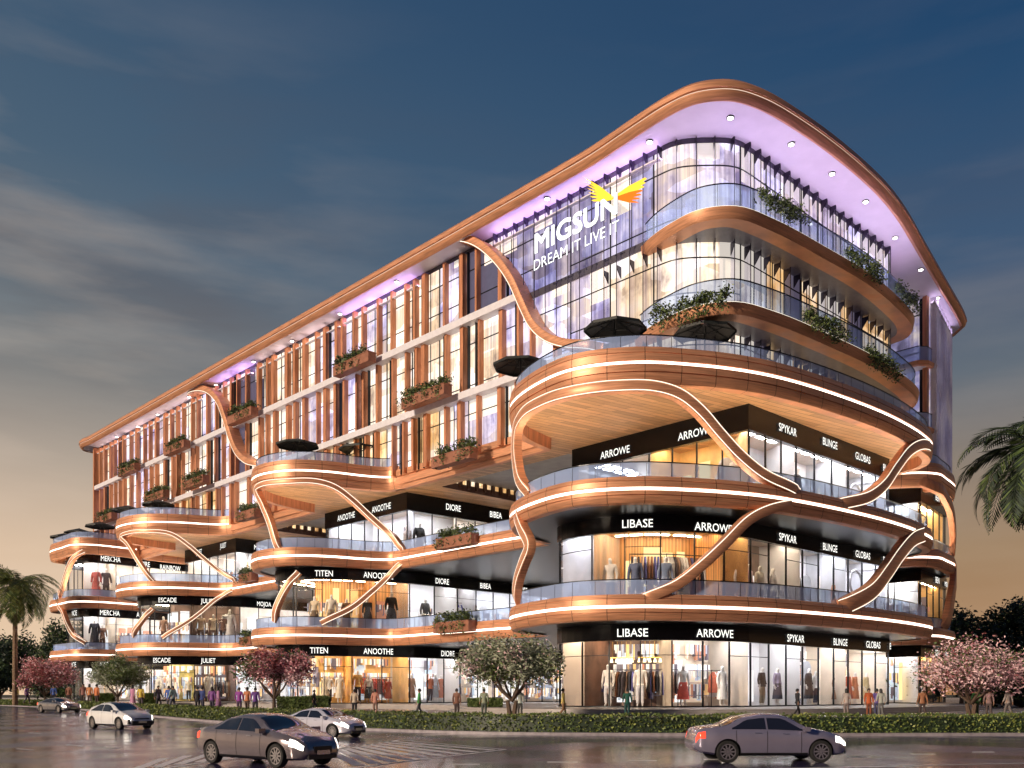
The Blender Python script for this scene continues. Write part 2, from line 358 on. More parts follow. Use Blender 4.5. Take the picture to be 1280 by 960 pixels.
# ---------------------------------------------------------------- part pools (nearest hundred as parts, rest one stuff part)
class Pool:
    def __init__(s,name,parent,sub=None,limit=100): s.name=name; s.par=parent; s.e=[]; s.sub=sub; s.limit=limit
    def add(s,mb,mt,smb=None,smt=None):
        v=mb.v[0]; s.e.append((v[0]**2+v[1]**2,len(s.e),mb,mt,smb,smt))
    def flush(s):
        s.e.sort(key=lambda q:(q[0],q[1]))
        for d,i,mb,mt,smb,smt in s.e[:s.limit]:
            o=mb.build(s.name,mt,s.par)
            if smb: smb.build(s.sub,smt,o)
        rest=s.e[s.limit:]
        if rest:
            mats=[]; A=MB()
            for d,i,mb,mt,smb,smt in rest:
                for x,xm in ((mb,mt),(smb,smt)):
                    if not x: continue
                    xl=list(xm) if isinstance(xm,(list,tuple)) else [xm]
                    for y_ in xl:
                        if y_ not in mats: mats.append(y_)
                    k=len(A.v); A.v+=x.v; A.f+=[tuple(q+k for q in f) for f in x.f]; A.m+=[mats.index(xl[mi]) for mi in x.m]
            o=A.build('distant_'+s.name,mats if len(mats)>1 else mats,s.par); o['kind']='stuff'
# ---------------------------------------------------------------- retail floors
gA01=Path(path_uv(cr([(0,32.6),(0,20),(0,5.3)],3)[:-1]+cr([(0,5.3),(.35,3),(1.6,-.4),(4.2,-3.7),(8.3,-5.6),(12.6,-5.0),(14.4,-2.5),(15,2)],5)+path_uv([])+[(15.2,20)]))
gA2=Path(path_uv([(0,32.6),(0,20),(0,5.4),(20.5,5.4),(20.5,25)]))
gB01=Path(path_uv([(46.6,48),(46.6,30),(46.6,4.5)]+cr([(46.6,4.5),(47.2,1),(49,-4.6),(51.4,-7.6),(54.6,-8.8),(58,-7.6),(60,-3.5),(60.5,2)],5)+[(60.5,20)]))
gB2=Path(path_uv([(47.6,48),(47.6,30),(48.4,5),(67,5),(67,25)]))
gC01=Path(path_uv([(88.6,40),(88.6,4)]+cr([(88.6,4),(89.4,.5),(91.4,-4.5),(94,-7.7),(97.5,-8.6),(101,-7.6),(103,-4),(103.4,2)],5)+[(103.4,20)]))
gC2=Path(path_uv([(93.5,40),(94.5,5.4),(112.4,5.0),(112.4,25)]))
gD=Path(path_uv([(123.5,30),(122.8,5),(122.4,-4)]+cr([(122.4,-4),(123,-7),(125.6,-8.4),(132,-8.4),(134.4,-7),(135,-2)],4)+[(135,20)]))
gE=Path(path_uv([(12,46.4),(2.4,46.4),(4.2,58.4),(12,58.4)][::1]))
gE=Path(path_uv([(12,58.4),(4.2,58.4),(2.4,46.4),(12,46.2)]))
gAE=Path(path_uv([(8,46.4),(8,40),(8,33),(0,32.6)]))
Z=[(.96,6.56,8.0),(9.5,15.6,17.05),(18.5,25.0,27.25)]
SHOPP=Pool('shop_window',BLD,'window_frame')
walls={}
def wallmat(k):
    return {'white':mat('shop_wall_white',(.76,.76,.77),.5,0,.10,(.4,.4,.3)),
            'wood':stripes('shop_wall_wood',(.66,.36,.14),.4),
            'gold':mat('shop_wall_gold',(.75,.46,.16),.4,.0,.30,(.6,.6,.4)),
            'beige':mat('shop_wall_beige',(.76,.66,.54),.5,0,.22,(.5,.5,.35)),
            'yellow':mat('shop_wall_lattice',(.72,.62,.25),.5,0,.35,(1.5,1.5,1.5)),
            'grey':mat('shop_wall_grey',(.62,.63,.68),.4,0,.30,(.4,.4,.3)),
            'dark':mat('shop_wall_dark',(.16,.10,.08),.5,0,.45,(.8,.8,.5))}[k]
ceil_w=mat('shop_ceiling',(.55,.50,.46),.6,0,.08); ceil_wood=plank('shop_ceiling_slats',(.62,.36,.16),.25,(0,0,-math.radians(43.39)),(1,2.5,1))
floor_m=mat('shop_floor',(.35,.28,.22),.18,0,.15)
LAMPW=emis('shop_lamp_warm',(1,.80,.55),24); LAMPC=emis('shop_lamp_neutral',(.97,.97,1.0),34); BOXW=emis('added_glow_panel',(1,.97,.93),1.25)
BOXG=emis('added_gold_panel',(1,.72,.32),1.5)
poster=[mat('poster_%d'%i,c,.4,0,.5,(.5,.5,.4),emit=c,es=.65) for i,c in enumerate([(.8,.6,.45),(.35,.4,.5),(.85,.8,.72),(.45,.2,.12),(.12,.10,.12),(.5,.6,.7),(.7,.45,.2)])]  # wall displays, stock and shelves get their own glow for brightness
def retail(p,lv,sections,pane=3.1,depth=4.6,fascia=True):
    """sections: list of (s0,s1,style)"""
    zf,zh,zc=Z[lv]
    rnd=random.Random(int(p.L*100)+lv)
    for s0,s1,st in sections:
        chh=.33 if st in('wood','gold') and lv==1 else .80
        # walls, ceiling, floor from matching arc points
        seg=p.seg(s0,s1); back=[(q-n*depth) for q,n in seg]
        mb=MB(); mb.grid([[(q.x,q.y,zf),(q.x,q.y,zh+chh+.02)] for q in back])
        for e in (0,-1):
            a=seg[e][0]-seg[e][1]*.25; bq=back[e]
            mb.quad((a.x,a.y,zf),(bq.x,bq.y,zf),(bq.x,bq.y,zh+chh+.02),(a.x,a.y,zh+chh+.02))
        mb.build('shop_wall',wallmat(st),BLD)
        mb=MB(); mb.grid([[((q-n*.3).x,(q-n*.3).y,zh+chh),(b.x,b.y,zh+chh)] for (q,n),b in zip(seg,back)])
        cm=ceil_wood if st in('wood','gold') else ceil_w
        co=mb.build('shop_ceiling',cm,BLD)
        mb=MB(); mb.grid([[(q.x,q.y,zf+.01),(b.x,b.y,zf+.01)] for (q,n),b in zip(seg,back)]); mb.build('shop_floor',floor_m,BLD)
        # lamps: a run of ceiling panels; glow panels added to brighten back walls
        lm=MB(); bx=MB(); po=[MB() for _ in poster]; d=s0+.8
        while d<s1-.5:
            q,n,_=p.at(d)
            for o,wd in (((1.0,.5),(3.2,.3)) if chh<.5 else ((.8,.5),(1.9,.7))):
                c=q-n*o; lm.box((c.x,c.y,zh+chh-.05),(wd,1.1,.06),(n.x,n.y))
            d+=1.9
        lm.build('ceiling_lamp',LAMPW if st in('wood','gold','yellow','dark') else LAMPC,co)
        d=s0+1
        while d<s1-1.6:
            q,n,_=p.at(d+.6); c=q-n*(depth-.12); h=(zh-zf)
            k=rnd.random(); w=rnd.uniform(.7,1.9); hh=h*rnd.uniform(.4,.85)
            if k<(.35 if lv==0 else .5): bx.box((c.x,c.y,zf+.4+hh/2),(.05,w,hh),(n.x,n.y))
            elif k<.92: po[rnd.randrange(len(po))].box((c.x,c.y,zf+.4+hh/2),(.06,w,hh),(n.x,n.y))
            if k>.25:   # merchandise on the wall
                tt_=Vector((-n.y,n.x)); c2=q-n*(depth-.45)
                for row in range(2 if lv else 3):
                    zz_=zf+.5+row*1.75; x_=-.75
                    while x_<.75:
                        ww_=rnd.uniform(.08,.26); hh_=rnd.uniform(.5,1.45); e_=c2+tt_*x_
                        po[rnd.choice([0,2,2,4,4,5,3,6,1])].box((e_.x,e_.y,zz_+1.5-hh_/2),(.3,ww_,hh_),(n.x,n.y)); x_+=ww_+.04
            # shelf racks
            if k>.6:
                c=q-n*(depth-.9)
                for j in range(3): po[4].box((c.x,c.y,zf+1+j*1.1),(.5,w*1.1,.06),(n.x,n.y))
            d+=rnd.uniform(1.4,2.4)
        if bx.v: bx.build('added_glow_panel',BOXG if st in('wood','gold','yellow') else BOXW,BLD)
        for q,mm in zip(po,poster):
            if q.v: q.build('wall_display',mm,BLD)
        # glazing
        n=max(1,round((s1-s0)/pane)); 
        for i in range(n):
            a=s0+(s1-s0)*i/n; b=s0+(s1-s0)*(i+1)/n
            g=MB(); sweep(g,p,[(0,zf+.1),(0,zh)],a,b); fr=MB()
            for d in ((a,) if i<n-1 else (a,b)):
                q,nn,_=p.at(d); fr.box((q.x,q.y,(zf+zh)/2),(.16,.09,zh-zf-.06),(nn.x,nn.y))
            sweep(fr,p,[(.06,zf+.0),(.06,zf+.12),(-.05,zf+.12),(-.05,zf)],a,b,closed=True)
            if lv!=2 and i%2==0: sweep(fr,p,[(.04,zh-1.25),(.04,zh-1.2),(-.04,zh-1.2),(-.04,zh-1.25)],a,b,closed=True)
            SHOPP.add(g,shopglass,fr,mullion)
    if fascia:
        a=min(s[0] for s in sections); b=max(s[1] for s in sections)
        mb=MB(); sweep(mb,p,[(-.35,zh),(.16,zh),(.16,zc)],0,p.L); mb.build('fascia',black,BLD)
def secs(p,cuts,styles):
    c=[0]+cuts+[p.L]; return [(a,b,s) for a,b,s in zip(c,c[1:],styles)]
def sx(p,*px): return [p.hit(x) for x in px]
retail(gA01,0,secs(gA01,sx(gA01,1060,1003,938,840,728,700),['beige','white','white','beige','dark','wood','white']))
retail(gA01,1,secs(gA01,sx(gA01,1060,1003,938,905,740,700),['grey','white','dark','gold','wood','white','grey']))
retail(gA2,2,secs(gA2,sx(gA2,1060,995,936)+[38.0],['grey','white','grey','gold','beige'])[:5])
retail(gB01,0,secs(gB01,sx(gB01,575,512,440)+[gB01.L-18],['beige','white','gold','gold','white']))
retail(gB01,1,secs(gB01,sx(gB01,595,572,512,470)+[gB01.L-18],['grey','beige','white','wood','wood','white']))
retail(gB2,2,secs(gB2,sx(gB2,570,509)+[gB2.L-20],['beige','white','grey','white']))
retail(gC01,0,secs(gC01,sx(gC01,295,243)+[gC01.L-18],['white','dark','yellow','white']))
retail(gC01,1,secs(gC01,sx(gC01,300,240)+[gC01.L-18],['beige','dark','dark','white']))
retail(gC2,2,secs(gC2,sx(gC2,294)+[gC2.L-20],['white','beige','white']))
for lv in (0,1,2): retail(gD,lv,secs(gD,sx(gD,145,103)+[gD.L-20],['beige','beige','white','white']))
for lv in (0,1,2): retail(gE,lv,[(2,7.6,'white'),(7.9,19.8,'gold'),(20.0,29,'white')],depth=3)
for lv in (0,1,2): retail(gAE,lv,[(0,13.2,'gold')],depth=2.5)
# arched display niches and a ring mirror in the right-hand shops
def arch_panel(p,lv,px,w,h,o,mt,nm='display_arch'):
    d=p.hit(px); q,n,_=p.at(d); c=q-n*o; t=Vector((-n.y,n.x)); zf=Z[lv][0]
    pts=[(-w/2,0),(w/2,0),(w/2,h-w/2)]+[(w/2*math.cos(PI*k/14),h-w/2+w/2*math.sin(PI*k/14)) for k in range(1,14)]+[(-w/2,h-w/2)]
    m=MB(); f=[(c.x+t.x*x,c.y+t.y*x,zf+.1+y) for x,y in pts]; g_=[(x-n.x*.2,y-n.y*.2,z) for x,y,z in f]; m.poly(f)
    for i in range(len(f)): j=(i+1)%len(f); m.quad(f[i],f[j],g_[j],g_[i])
    m.build(nm,mt,BLD)
archm=mat('arch_niche',(.80,.74,.62),.5,0,.06,emit=(1,.92,.76),es=.35); archg=mat('arch_niche_grey',(.42,.44,.48),.5,0,.15)
for lv,p_ in ((0,gA01),(1,gA01),(2,gA2)):
    arch_panel(p_,lv,1019,2.6,5.2 if lv else 4.9,2.7,archm); arch_panel(p_,lv,1037,1.7,4.3,2.4,archg); arch_panel(p_,lv,1064,1.5,5.0,3.0,archm); arch_panel(p_,lv,952,3.0,5.0,3.4,archg)
for lv,p_ in ((1,gA01),(2,gA2)):
    q,n,_=p_.at(p_.hit(1088)); c_=q-n*1.6; t=Vector((-n.y,n.x)); m=MB(); m.tube([(c_.x+t.x*1.3*math.cos(2*PI*k/24),c_.y+t.y*1.3*math.cos(2*PI*k/24),Z[lv][0]+4.3+1.3*math.sin(2*PI*k/24)) for k in range(25)],.13,6); m.build('ring_mirror',mat('mirror_frame',(.3,.3,.33),.3,.5,.1),BLD)
SHOPP.flush()
# warm glow strips added out of sight behind the parapets to brighten the soffits
soffit_glow=emis('added_soffit_glow',(1,.78,.54),54)
for c in (cA,cB,cC,cD,cE):
    mb=MB(); sweep(mb,c.off(-1.5),[(-.15,18.72),(.15,18.72)]); mb.build('added_soffit_glow',soffit_glow,BLD)
# ---------------------------------------------------------------- ribbons
def ribbon(pth,pxs,width=.85,depth=.7,out=.25,sub=6,lit=2,mt=None,name='ribbon'):
    sz=[]
    for x,y in pxs:
        d=pth.hit(x); p=pth.at(d)[0]; sz.append((d,zof(y,p.y)))
    for e0,e1,ap in ((0,1,0),(-1,-2,1)):
        v=Vector(sz[e0])-Vector(sz[e1]); v=v.normalized()*.9; q=tuple(Vector(sz[e0])+v)
        if ap: sz.append(q)
        else: sz.insert(0,q)
    q=cr(sz,sub); pts=[];no=[]
    for d,z in q:
        p,n,nn=pth.at(d); nn=nn.normalized(); pts.append(Vector((p.x,p.y,z))); no.append(Vector((nn.x,nn.y,0)))
    mb=MB(); l1=MB(); rows=[]; ra=[];rb=[]
    for i,(p,n) in enumerate(zip(pts,no)):
        t=(pts[min(i+1,len(pts)-1)]-pts[max(0,i-1)]).normalized(); s=t.cross(n).normalized()
        k=min(i,len(pts)-1-i)/max(1,sub*1.6); k=min(1,k); k=k*k*(3-2*k); w=width/2; ou=-.28+(out+.28)*k; c=p
        rows.append([c+s*w+n*(ou-depth),c+s*w+n*(ou-.05),c+s*(w-.06)+n*ou,c-s*(w-.06)+n*ou,c-s*w+n*(ou-.05),c-s*w+n*(ou-depth)])
        ra.append([c+s*(w-.05)+n*(ou+.012),c+s*(w-.125)+n*(ou+.02)]); rb.append([c-s*(w-.05)+n*(ou+.012),c-s*(w-.125)+n*(ou+.02)])
    mb.grid(rows,closed=True); mb.poly(rows[0]); mb.poly(rows[-1][::-1]); o=mb.build(name,mt or copper,BLD,auto=50)
    l=MB()
    if lit: l.grid(ra)
    if lit>1: l.grid(rb)
    if lit: l.build('light_strip',ledcool,o)
    return o
ribbon(cA,[(652,608),(647,590),(644,560),(646,535),(655,517),(680,501),(720,489),(770,483),(820,484),(850,494),(875,514),(900,543),(925,570),(955,594),(995,612)],.95)
ribbon(cA,[(1162,558),(1150,556),(1135,564),(1118,586),(1105,605),(1085,621),(1055,629)],1.1)
ribbon(cA,[(645,640),(652,660),(661,682),(655,700),(648,720),(643,748)],.9)
ribbon(cA,[(990,630),(960,637),(935,650),(905,680),(875,708),(845,731),(810,746)],.85,lit=1)
ribbon(cA,[(1155,668),(1140,674),(1124,692),(1108,715),(1090,738),(1060,756)],1.5)
ribbon(cB,[(345,682),(338,655),(328,630),(321,612),(328,606),(360,602),(395,602),(418,609),(440,625),(465,648),(490,670),(512,686)],.72)
ribbon(cB,[(507,704),(490,716),(465,739),(440,759),(410,774)],.70)
ribbon(cB,[(366,722),(358,733),(350,748),(342,768)],.70)
ribbon(cC,[(186,722),(172,700),(160,680),(152,671),(162,666),(187,664),(213,667),(235,681),(256,699),(275,714),(292,724)],.62)
ribbon(cC,[(297,737),(284,741),(269,750),(251,765),(232,779),(208,793)],.62)
ribbon(cC,[(184,766),(176,777),(166,790)],.62)
ribbon(cD,[(73,744),(78,732),(84,713),(92,697),(104,689)],.75)
ribbon(cD,[(72,756),(78,764),(85,782),(92,794),(100,800)],.75)
ribbon(cE,[(1150,600),(1166,608),(1180,618),(1190,642),(1197,692)],1.1,lit=0,mt=copper_d)
ribbon(cE,[(1206,700),(1199,716),(1190,745),(1184,780)],1.5,lit=0)
# ---------------------------------------------------------------- tower
ZT=[26.3,33.75,41.6,49.5]
tp=Path(path_uv([(0,32.6),(0,24),(0,16),(0,6)]+cr([(0,6),(.25,3.8),(1.8,1.8),(3.8,.25),(6,0)],5)[1:-1]+[(6,0),(139.6,0)]))
fac=Path(path_uv([(0,-1.3),(60,-1.3),(139.6,-1.3)]))
def uz(px,py,v=-1.0):
    p=Path(path_uv([(-20,v),(160,v)])); d=p.hit(px); q=p.at(d)[0]; return d-20,zof(py,q.y)
rA=[(548,313),(565,304),(585,301),(605,308),(628,328),(645,352),(660,385),(672,408),(690,424),(715,432),(742,433)]
rB=[(238,491),(250,487),(265,489),(278,502),(286,522),(294,548),(302,566),(314,577),(326,580)]
RA=[uz(*q) for q in rA]
def arch_z(u):
    for (u0,z0),(u1,z1) in zip(RA[2:],RA[3:]):
        if u1<=u<=u0: return z0+(z1-z0)*(u-u0)/(u1-u0)
    return 99 if u>RA[2][0] else 0
OFFP=Pool('office_window',BLD,'window_frame'); FIN=Pool('copper_fin',BLD); GF=Pool('glass_fin',BLD,'fin_edge')
s6=tp.hit(946)
rnd=random.Random(3)
def office(p,s0,s1,z0,z1,mt,tr=()):
    g=MB(); sweep(g,p,[(0,z0),(0,z1)],s0,s1); fr=MB()
    q,n,_=p.at(s0); fr.box((q.x,q.y,(z0+z1)/2),(.2,.10,z1-z0),(n.x,n.y))
    for zz in tr: sweep(fr,p,[(.06,zz),(.06,zz+.10),(-.05,zz+.10),(-.05,zz)],s0,s1,closed=True)
    # half mullion
    q,n,_=p.at(s0+(s1-s0)*rnd.choice([.33,.5,.66]))
    if rnd.random()<.55: fr.box((q.x,q.y,(z0+z1)/2),(.16,.07,z1-z0),(n.x,n.y))
    mts=[mt,blind_m]
    if rnd.random()<.05: mts=[dark_room,blind_m]
    if rnd.random()<.42:
        hb=rnd.choice([.8,1.4,2.2,3.0,3.8]); f0=rnd.choice([0,0,.5]); f1=1 if f0 else rnd.choice([.5,1])
        sweep(g,p,[(.03,z1-hb),(.03,z1)],s0+(s1-s0)*f0,s0+(s1-s0)*f1,m=1)
    OFFP.add(g,mts,fr,mullion)
nR=8; sR=tp.hit(957); 
cuts=[sR*i/nR for i in range(nR)]+[sR+(tp.L-133.6-sR)*i/3 for i in range(3)]
N=27; s1L=tp.L-133.6; cuts+=[s1L+133.6*i/N for i in range(N)]+[tp.L]
for k in range(3):
    for a,b in zip(cuts,cuts[1:]):
        mt=[pane_gold,pane_warm,pane_cool][k]
        if a>s1L+18: mt=[pane_gold,pane_warm,pane_warm][k] if rnd.random()<.6 else pane_cool
        if a<sR-.1: mt=[pane_gold,pane_gold,pane_cool][k]
        elif a<s1L+18: mt=[pane_warm,pane_cool if a>s1L+1 else pane_warm,pane_cool][k]
        if k==2 and s1L+1<(a+b)/2<s1L+22: mt=pane_dusk
        office(tp,a,b,ZT[k]+(1.2 if k==0 else .3),ZT[k+1]-.3,mt,(ZT[k]+2.6 if rnd.random()<.5 else ZT[k]+1.2,ZT[k]+5.6))
    # slab edge
OFFP.flush()
mb=MB()
for k in (1,2): sweep(mb,tp,[(.05,ZT[k]-.25),(.12,ZT[k]-.25),(.12,ZT[k]+.4),(.05,ZT[k]+.4)],0,tp.L)
sweep(mb,tp,[(.05,ZT[3]-.35),(.1,ZT[3]-.35),(.1,ZT[3]+.1),(.05,ZT[3]+.1)],0,tp.L)
mb.build('floor_edge',mat('floor_edge_metal',(.10,.09,.12),.3,.3,.1),BLD)
# copper fins and glass fins on the long front
u=9.0
while u<139.2:
    w=rnd.choice([.26,.32,.40,.55,.66]); za=arch_z(u); top=min(49.45,za)
    if u>RA[-1][0] and top>27:
        for k in range(3):
            z0=ZT[k]+(.35 if k else 1.2); z1=min(ZT[k+1]-.35,top)
            if z1-z0>.5:
                jig=rnd.uniform(-.35,.35)
                c=W(u+jig,-.42); m=MB(); m.box((c[0],c[1],(z0+z1)/2),(.62,w,z1-z0),(Rd.x,Rd.y)); FIN.add(m,copper_d)
                if rnd.random()<.45:
                    c=W(u+jig+rnd.choice([-.75,.8,.62]),-.3); m=MB(); m.box((c[0],c[1],(z0+z1)/2),(.35,.10,z1-z0),(Rd.x,Rd.y)); FIN.add(m,mullion)
    u+=rnd.choice([1.9,2.3,2.7,3.1,3.5])
FIN.flush()
d=1.0
while d<tp.L-104:
    q,n,_=tp.at(d); uu=(q-K).dot(Ld); 
    z0=27.5
    if uu>RA[-1][0]+.5:
        z0=max(arch_z(uu)+.3,27.5) if uu<RA[2][0] else 60
    if z0<49:
        t_=Vector((-n.y,n.x)); m=MB(); o1,o2=q+n*.08,q+n*.72; m.quad((o1.x,o1.y,z0),(o2.x,o2.y,z0),(o2.x,o2.y,49.3),(o1.x,o1.y,49.3))
        e=MB(); e.box((o2.x,o2.y,(z0+49.3)/2),(.07,.05,49.3-z0),(n.x,n.y))
        for zt_ in (49.45,40.6,32.75):
            if zt_-1.1>z0 and (zt_>49 or d<tp.L-128):
                for sd in (-.04,.04):
                    k1,k2=o1+t_*sd,o2+t_*sd; e.poly([(k1.x,k1.y,zt_),(k2.x,k2.y,zt_),(k2.x,k2.y,zt_-.25),(k1.x,k1.y,zt_-1.1)])
        GF.add(m,finglass,e,finedge)
    d+=1.5 if d>sR else 1.7
GF.flush()
# long pale floor bands across the fins
for zc in (33.75,41.6):
    us=[u for u in range(8,140)]
    a=next(u0 for u0 in [x*.25 for x in range(40,200)] if arch_z(u0)>zc)
    p=Path(path_uv([(a,-1.15),(139.6,-1.15)])); m=MB(); sweep(m,p,[(-1.1,zc+.4),(0,zc+.4),(0,zc-.35),(-1.1,zc-.35)],closed=True,caps=True); m.build('floor_band',white_band,BLD)
# corner post at the far end
m=MB(); c=W(139.75,-.4); m.box((c[0],c[1],37.8),(1.6,.5,23.2),(Rd.x,Rd.y)); m.build('corner_post',copper_d,BLD)
fr_path=Path(path_uv([(0,-1.0),(5,-1),(139.6,-1.0)]))
ribbon(fr_path,rA,.85,1.7,.9,lit=1,name='facade_ribbon',sub=8)
ribbon(fr_path,rB,.95,1.7,.9,lit=1,name='facade_ribbon',sub=8)
# far end wall, back wall
m=MB(); sweep(m,Path(path_uv([(139.6,0),(139.6,34),(20,34),(6,40),(0,33)])),[(0,27.3),(0,49.5)]); m.build('rear_wall',brownwall,BLD)
# east wing: set-back wall, fin-clad wing
ep=Path(path_uv([(12,58.8),(4.2,58.8),(1.6,47.2),(9.5,47.2),(9.5,33.0),(0,32.65)]))
m=MB(); sweep(m,ep,[(0,27.3),(0,49.4)]); wing=m.build('wing_wall',lit_pane('wing_glass',(.16,.15,.26),(.34,.32,.56),(.95,.85,.75),.85,(.3,.3,.25)),BLD)
m=MB()
for i in range(9):
    q,n,_=ep.at(8.2+i*1.42); m.box(((q+n*.4).x,(q+n*.4).y,38.2),(.7,.10,22.2),(n.x,n.y))
m.build('wing_fin',white_band,wing)
m=MB()
for d in (7.6,20.0): 
    q,n,_=ep.at(d); m.box(((q+n*.2).x,(q+n*.2).y,37.8),(.9,.5,23.2),(n.x,n.y))
m.build('wing_post',copper_d,wing)
m=MB()
for d in (20.6,24.5): q,n,_=ep.at(d); m.box(((q+n*.1).x,(q+n*.1).y,37.8),(.3,.35,23.2),(n.x,n.y))
for zz in (33,34.8,41,43,47.5): sweep(m,ep,[(.06,zz),(.12,zz),(.12,zz+.15),(.06,zz+.15)],20.3,ep.L)
m.build('wing_mullion',mullion,wing)
for zz in (33.6,41.4):
    q=Path(path_uv([(1.2,48.2),(1.2,45.9),(2.0,44.9),(9.4,44.9)])); m=MB(); sweep(m,q,[(-.4,zz-.55),(0,zz-.5),(.1,zz),(-.2,zz+.05)]); bo=m.build('wing_balcony',copper,BLD)
    m=MB(); m.fill([path_uv([(1.5,47.2),(1.5,46),(2.2,45.2),(9.4,45.2),(9.4,47.2)])],zz-.5,down=True); m.build('balcony_soffit',soffit_white,bo)
    m=MB(); sweep(m,q,[(-.2,zz),(-.2,zz+1.7)]); m.build('balcony_glass',rail,bo)
    m=MB(); sweep(m,q,[(-.25,zz+1.7),(-.15,zz+1.7),(-.15,zz+1.78),(-.25,zz+1.78)],closed=True); m.build('handrail',mullion,bo)
# balcony rings round the corner
ring1=Path(path_uv(cr([(2,36),(-1.0,35.2),(-2.7,32.6),(-3.8,26),(-4.2,19),(-3.9,12),(-3.3,4),(-2.3,-.0),(.1,-1.7),(3,-1.6),(5.4,-1.0),(7.2,-.2)],5)))
ring2=Path(path_uv(cr([(2,36),(-1.4,35.2),(-3.2,32.6),(-4.3,26),(-4.6,19),(-4.3,12),(-3.6,4),(-2.4,-.3),(.2,-1.9),(3,-1.8),(5.8,-1.1),(8.0,-.1)],5)))
for rp,zt in ((ring1,41.6),(ring2,33.75)):
    m=MB(); sweep(m,rp,[(-1.6,zt-.95),(-.15,zt-1.0),(.0,zt-.75),(.12,zt-.1),(-.05,zt),(-.4,zt)]); o=m.build('balcony_ring',copper,BLD,auto=45)
    m=MB(); sweep(m,rp,[(-.07,zt+.005),(.06,zt-.035),(.10,zt-.10)]); m.build('light_strip',ledcool,o)
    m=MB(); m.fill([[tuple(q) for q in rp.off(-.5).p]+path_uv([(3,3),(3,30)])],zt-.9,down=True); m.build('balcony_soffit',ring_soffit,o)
    m=MB(); m.fill([[tuple(q) for q in rp.off(-.3).p]+path_uv([(3,3),(3,30)])],zt-.05); m.build('balcony_floor',concrete,o)
    balustrade(rp,zt,1.9 if zt>40 else 1.9,.3,every=3.2)
# ---------------------------------------------------------------- roof
rp=Path(path_uv([(9,63),(4.5,62.0)]+cr([(2.6,60),(1.9,57.1),(-.2,45.9),(-2.2,35.3),(-3.7,27.2),(-4.4,21.3),(-4.6,13.5),(-4.3,6.7),(-3.6,1.5),(-2.5,-1.2),(-.5,-2.8),(1.6,-3.2),(5.4,-3.0),(10.8,-2.5),(16,-2.4)],5)+[(26,-2.4),(60,-2.4),(100,-2.4),(132,-2.4)]+cr([(138,-2.4),(142,-2.6),(144,-1.4),(144.2,1),(143,6)],4)+[(142,30)]))
m=MB(); sweep(m,rp,[(-.35,49.62),(0,49.45),(.25,49.65),(.42,50.08),(.30,50.13),(.30,50.20),(.50,50.26),(.44,50.75),(.1,51.12),(-.9,51.36),(-2.2,51.42)])
roof=m.build('roof',copper,BLD,auto=35)
m=MB(); sweep(m,rp,[(.36,50.135),(.36,50.195)]); m.build('light_strip',emis('roof_led_line',(1,.78,.60),1.0),roof)
m=MB(); m.fill([[tuple(q) for q in rp.off(-.2).p]+path_uv([(30,36),(12,62)])],49.6,down=True); m.build('roof_soffit',soffit_white,roof)
m=MB(); m.fill([[tuple(q) for q in rp.off(-2.0).p]+path_uv([(30,36),(12,61)])],51.38); m.build('roof_deck',concrete,roof)
# recessed soffit lamps
for px,py in ((913,147),(989,180),(1040,217),(1082,252),(1119,297),(1151,337),(1172,372),(812,177),(684,248),(496,352),(425,392),(365,426),(317,452),(270,481),(236,496),(197,518),(172,533),(146,546),(120,562)):
    Y=47.5*F/(HZ-py); X=(px-CX)/F*Y
    m=MB(); m.tube([(X,Y,49.58),(X,Y,49.50)],.32,14); o=m.build('soffit_lamp',mullion,BLD)
    m=MB(); m.tube([(X,Y,49.52),(X,Y,49.47)],.23,14); m.build('lamp_lens',downl,o)
# added glow strips tint the roof soffit; shallow troughs hide them from below
purple=emis('added_purple_glow',(.70,.44,1.0),22); pinkl=emis('added_pink_glow',(1,.74,.70),9)
def add_soffit_wash(path,o,z,a,b_,mt):
    h=MB(); sweep(h,path,[(o-.2,z+.08),(o-.2,z-.03),(o+.2,z-.03),(o+.2,z+.08)],a,b_); t_=h.build('added_wash_trough',white_band,BLD)
    m=MB(); sweep(m,path,[(o-.18,z),(o+.18,z)],a,b_); m.build('added_wash_strip',mt,t_)
for a,b,mt in ((s1L+1,s1L+21,purple),(s1L+33,s1L+48,purple),(s1L+72,s1L+84,purple),(s1L+88,s1L+134,pinkl),(s1L+49,s1L+70,pinkl),(s1L-1,s1L+1,purple)):
    add_soffit_wash(tp,.42,48.3,a,b,mt)
add_soffit_wash(ep,.5,48.5,8.6,19.8,emis('added_wing_glow',(.8,.6,1),7))
m=MB(); sweep(m,ring1.off(-1.1),[(-.22,41.63),(.22,41.63)]); m.build('added_ring_strip',emis('added_ring_glow',(.84,.60,1.0),32),BLD)  # unseen strip added on the ring to light the roof soffit
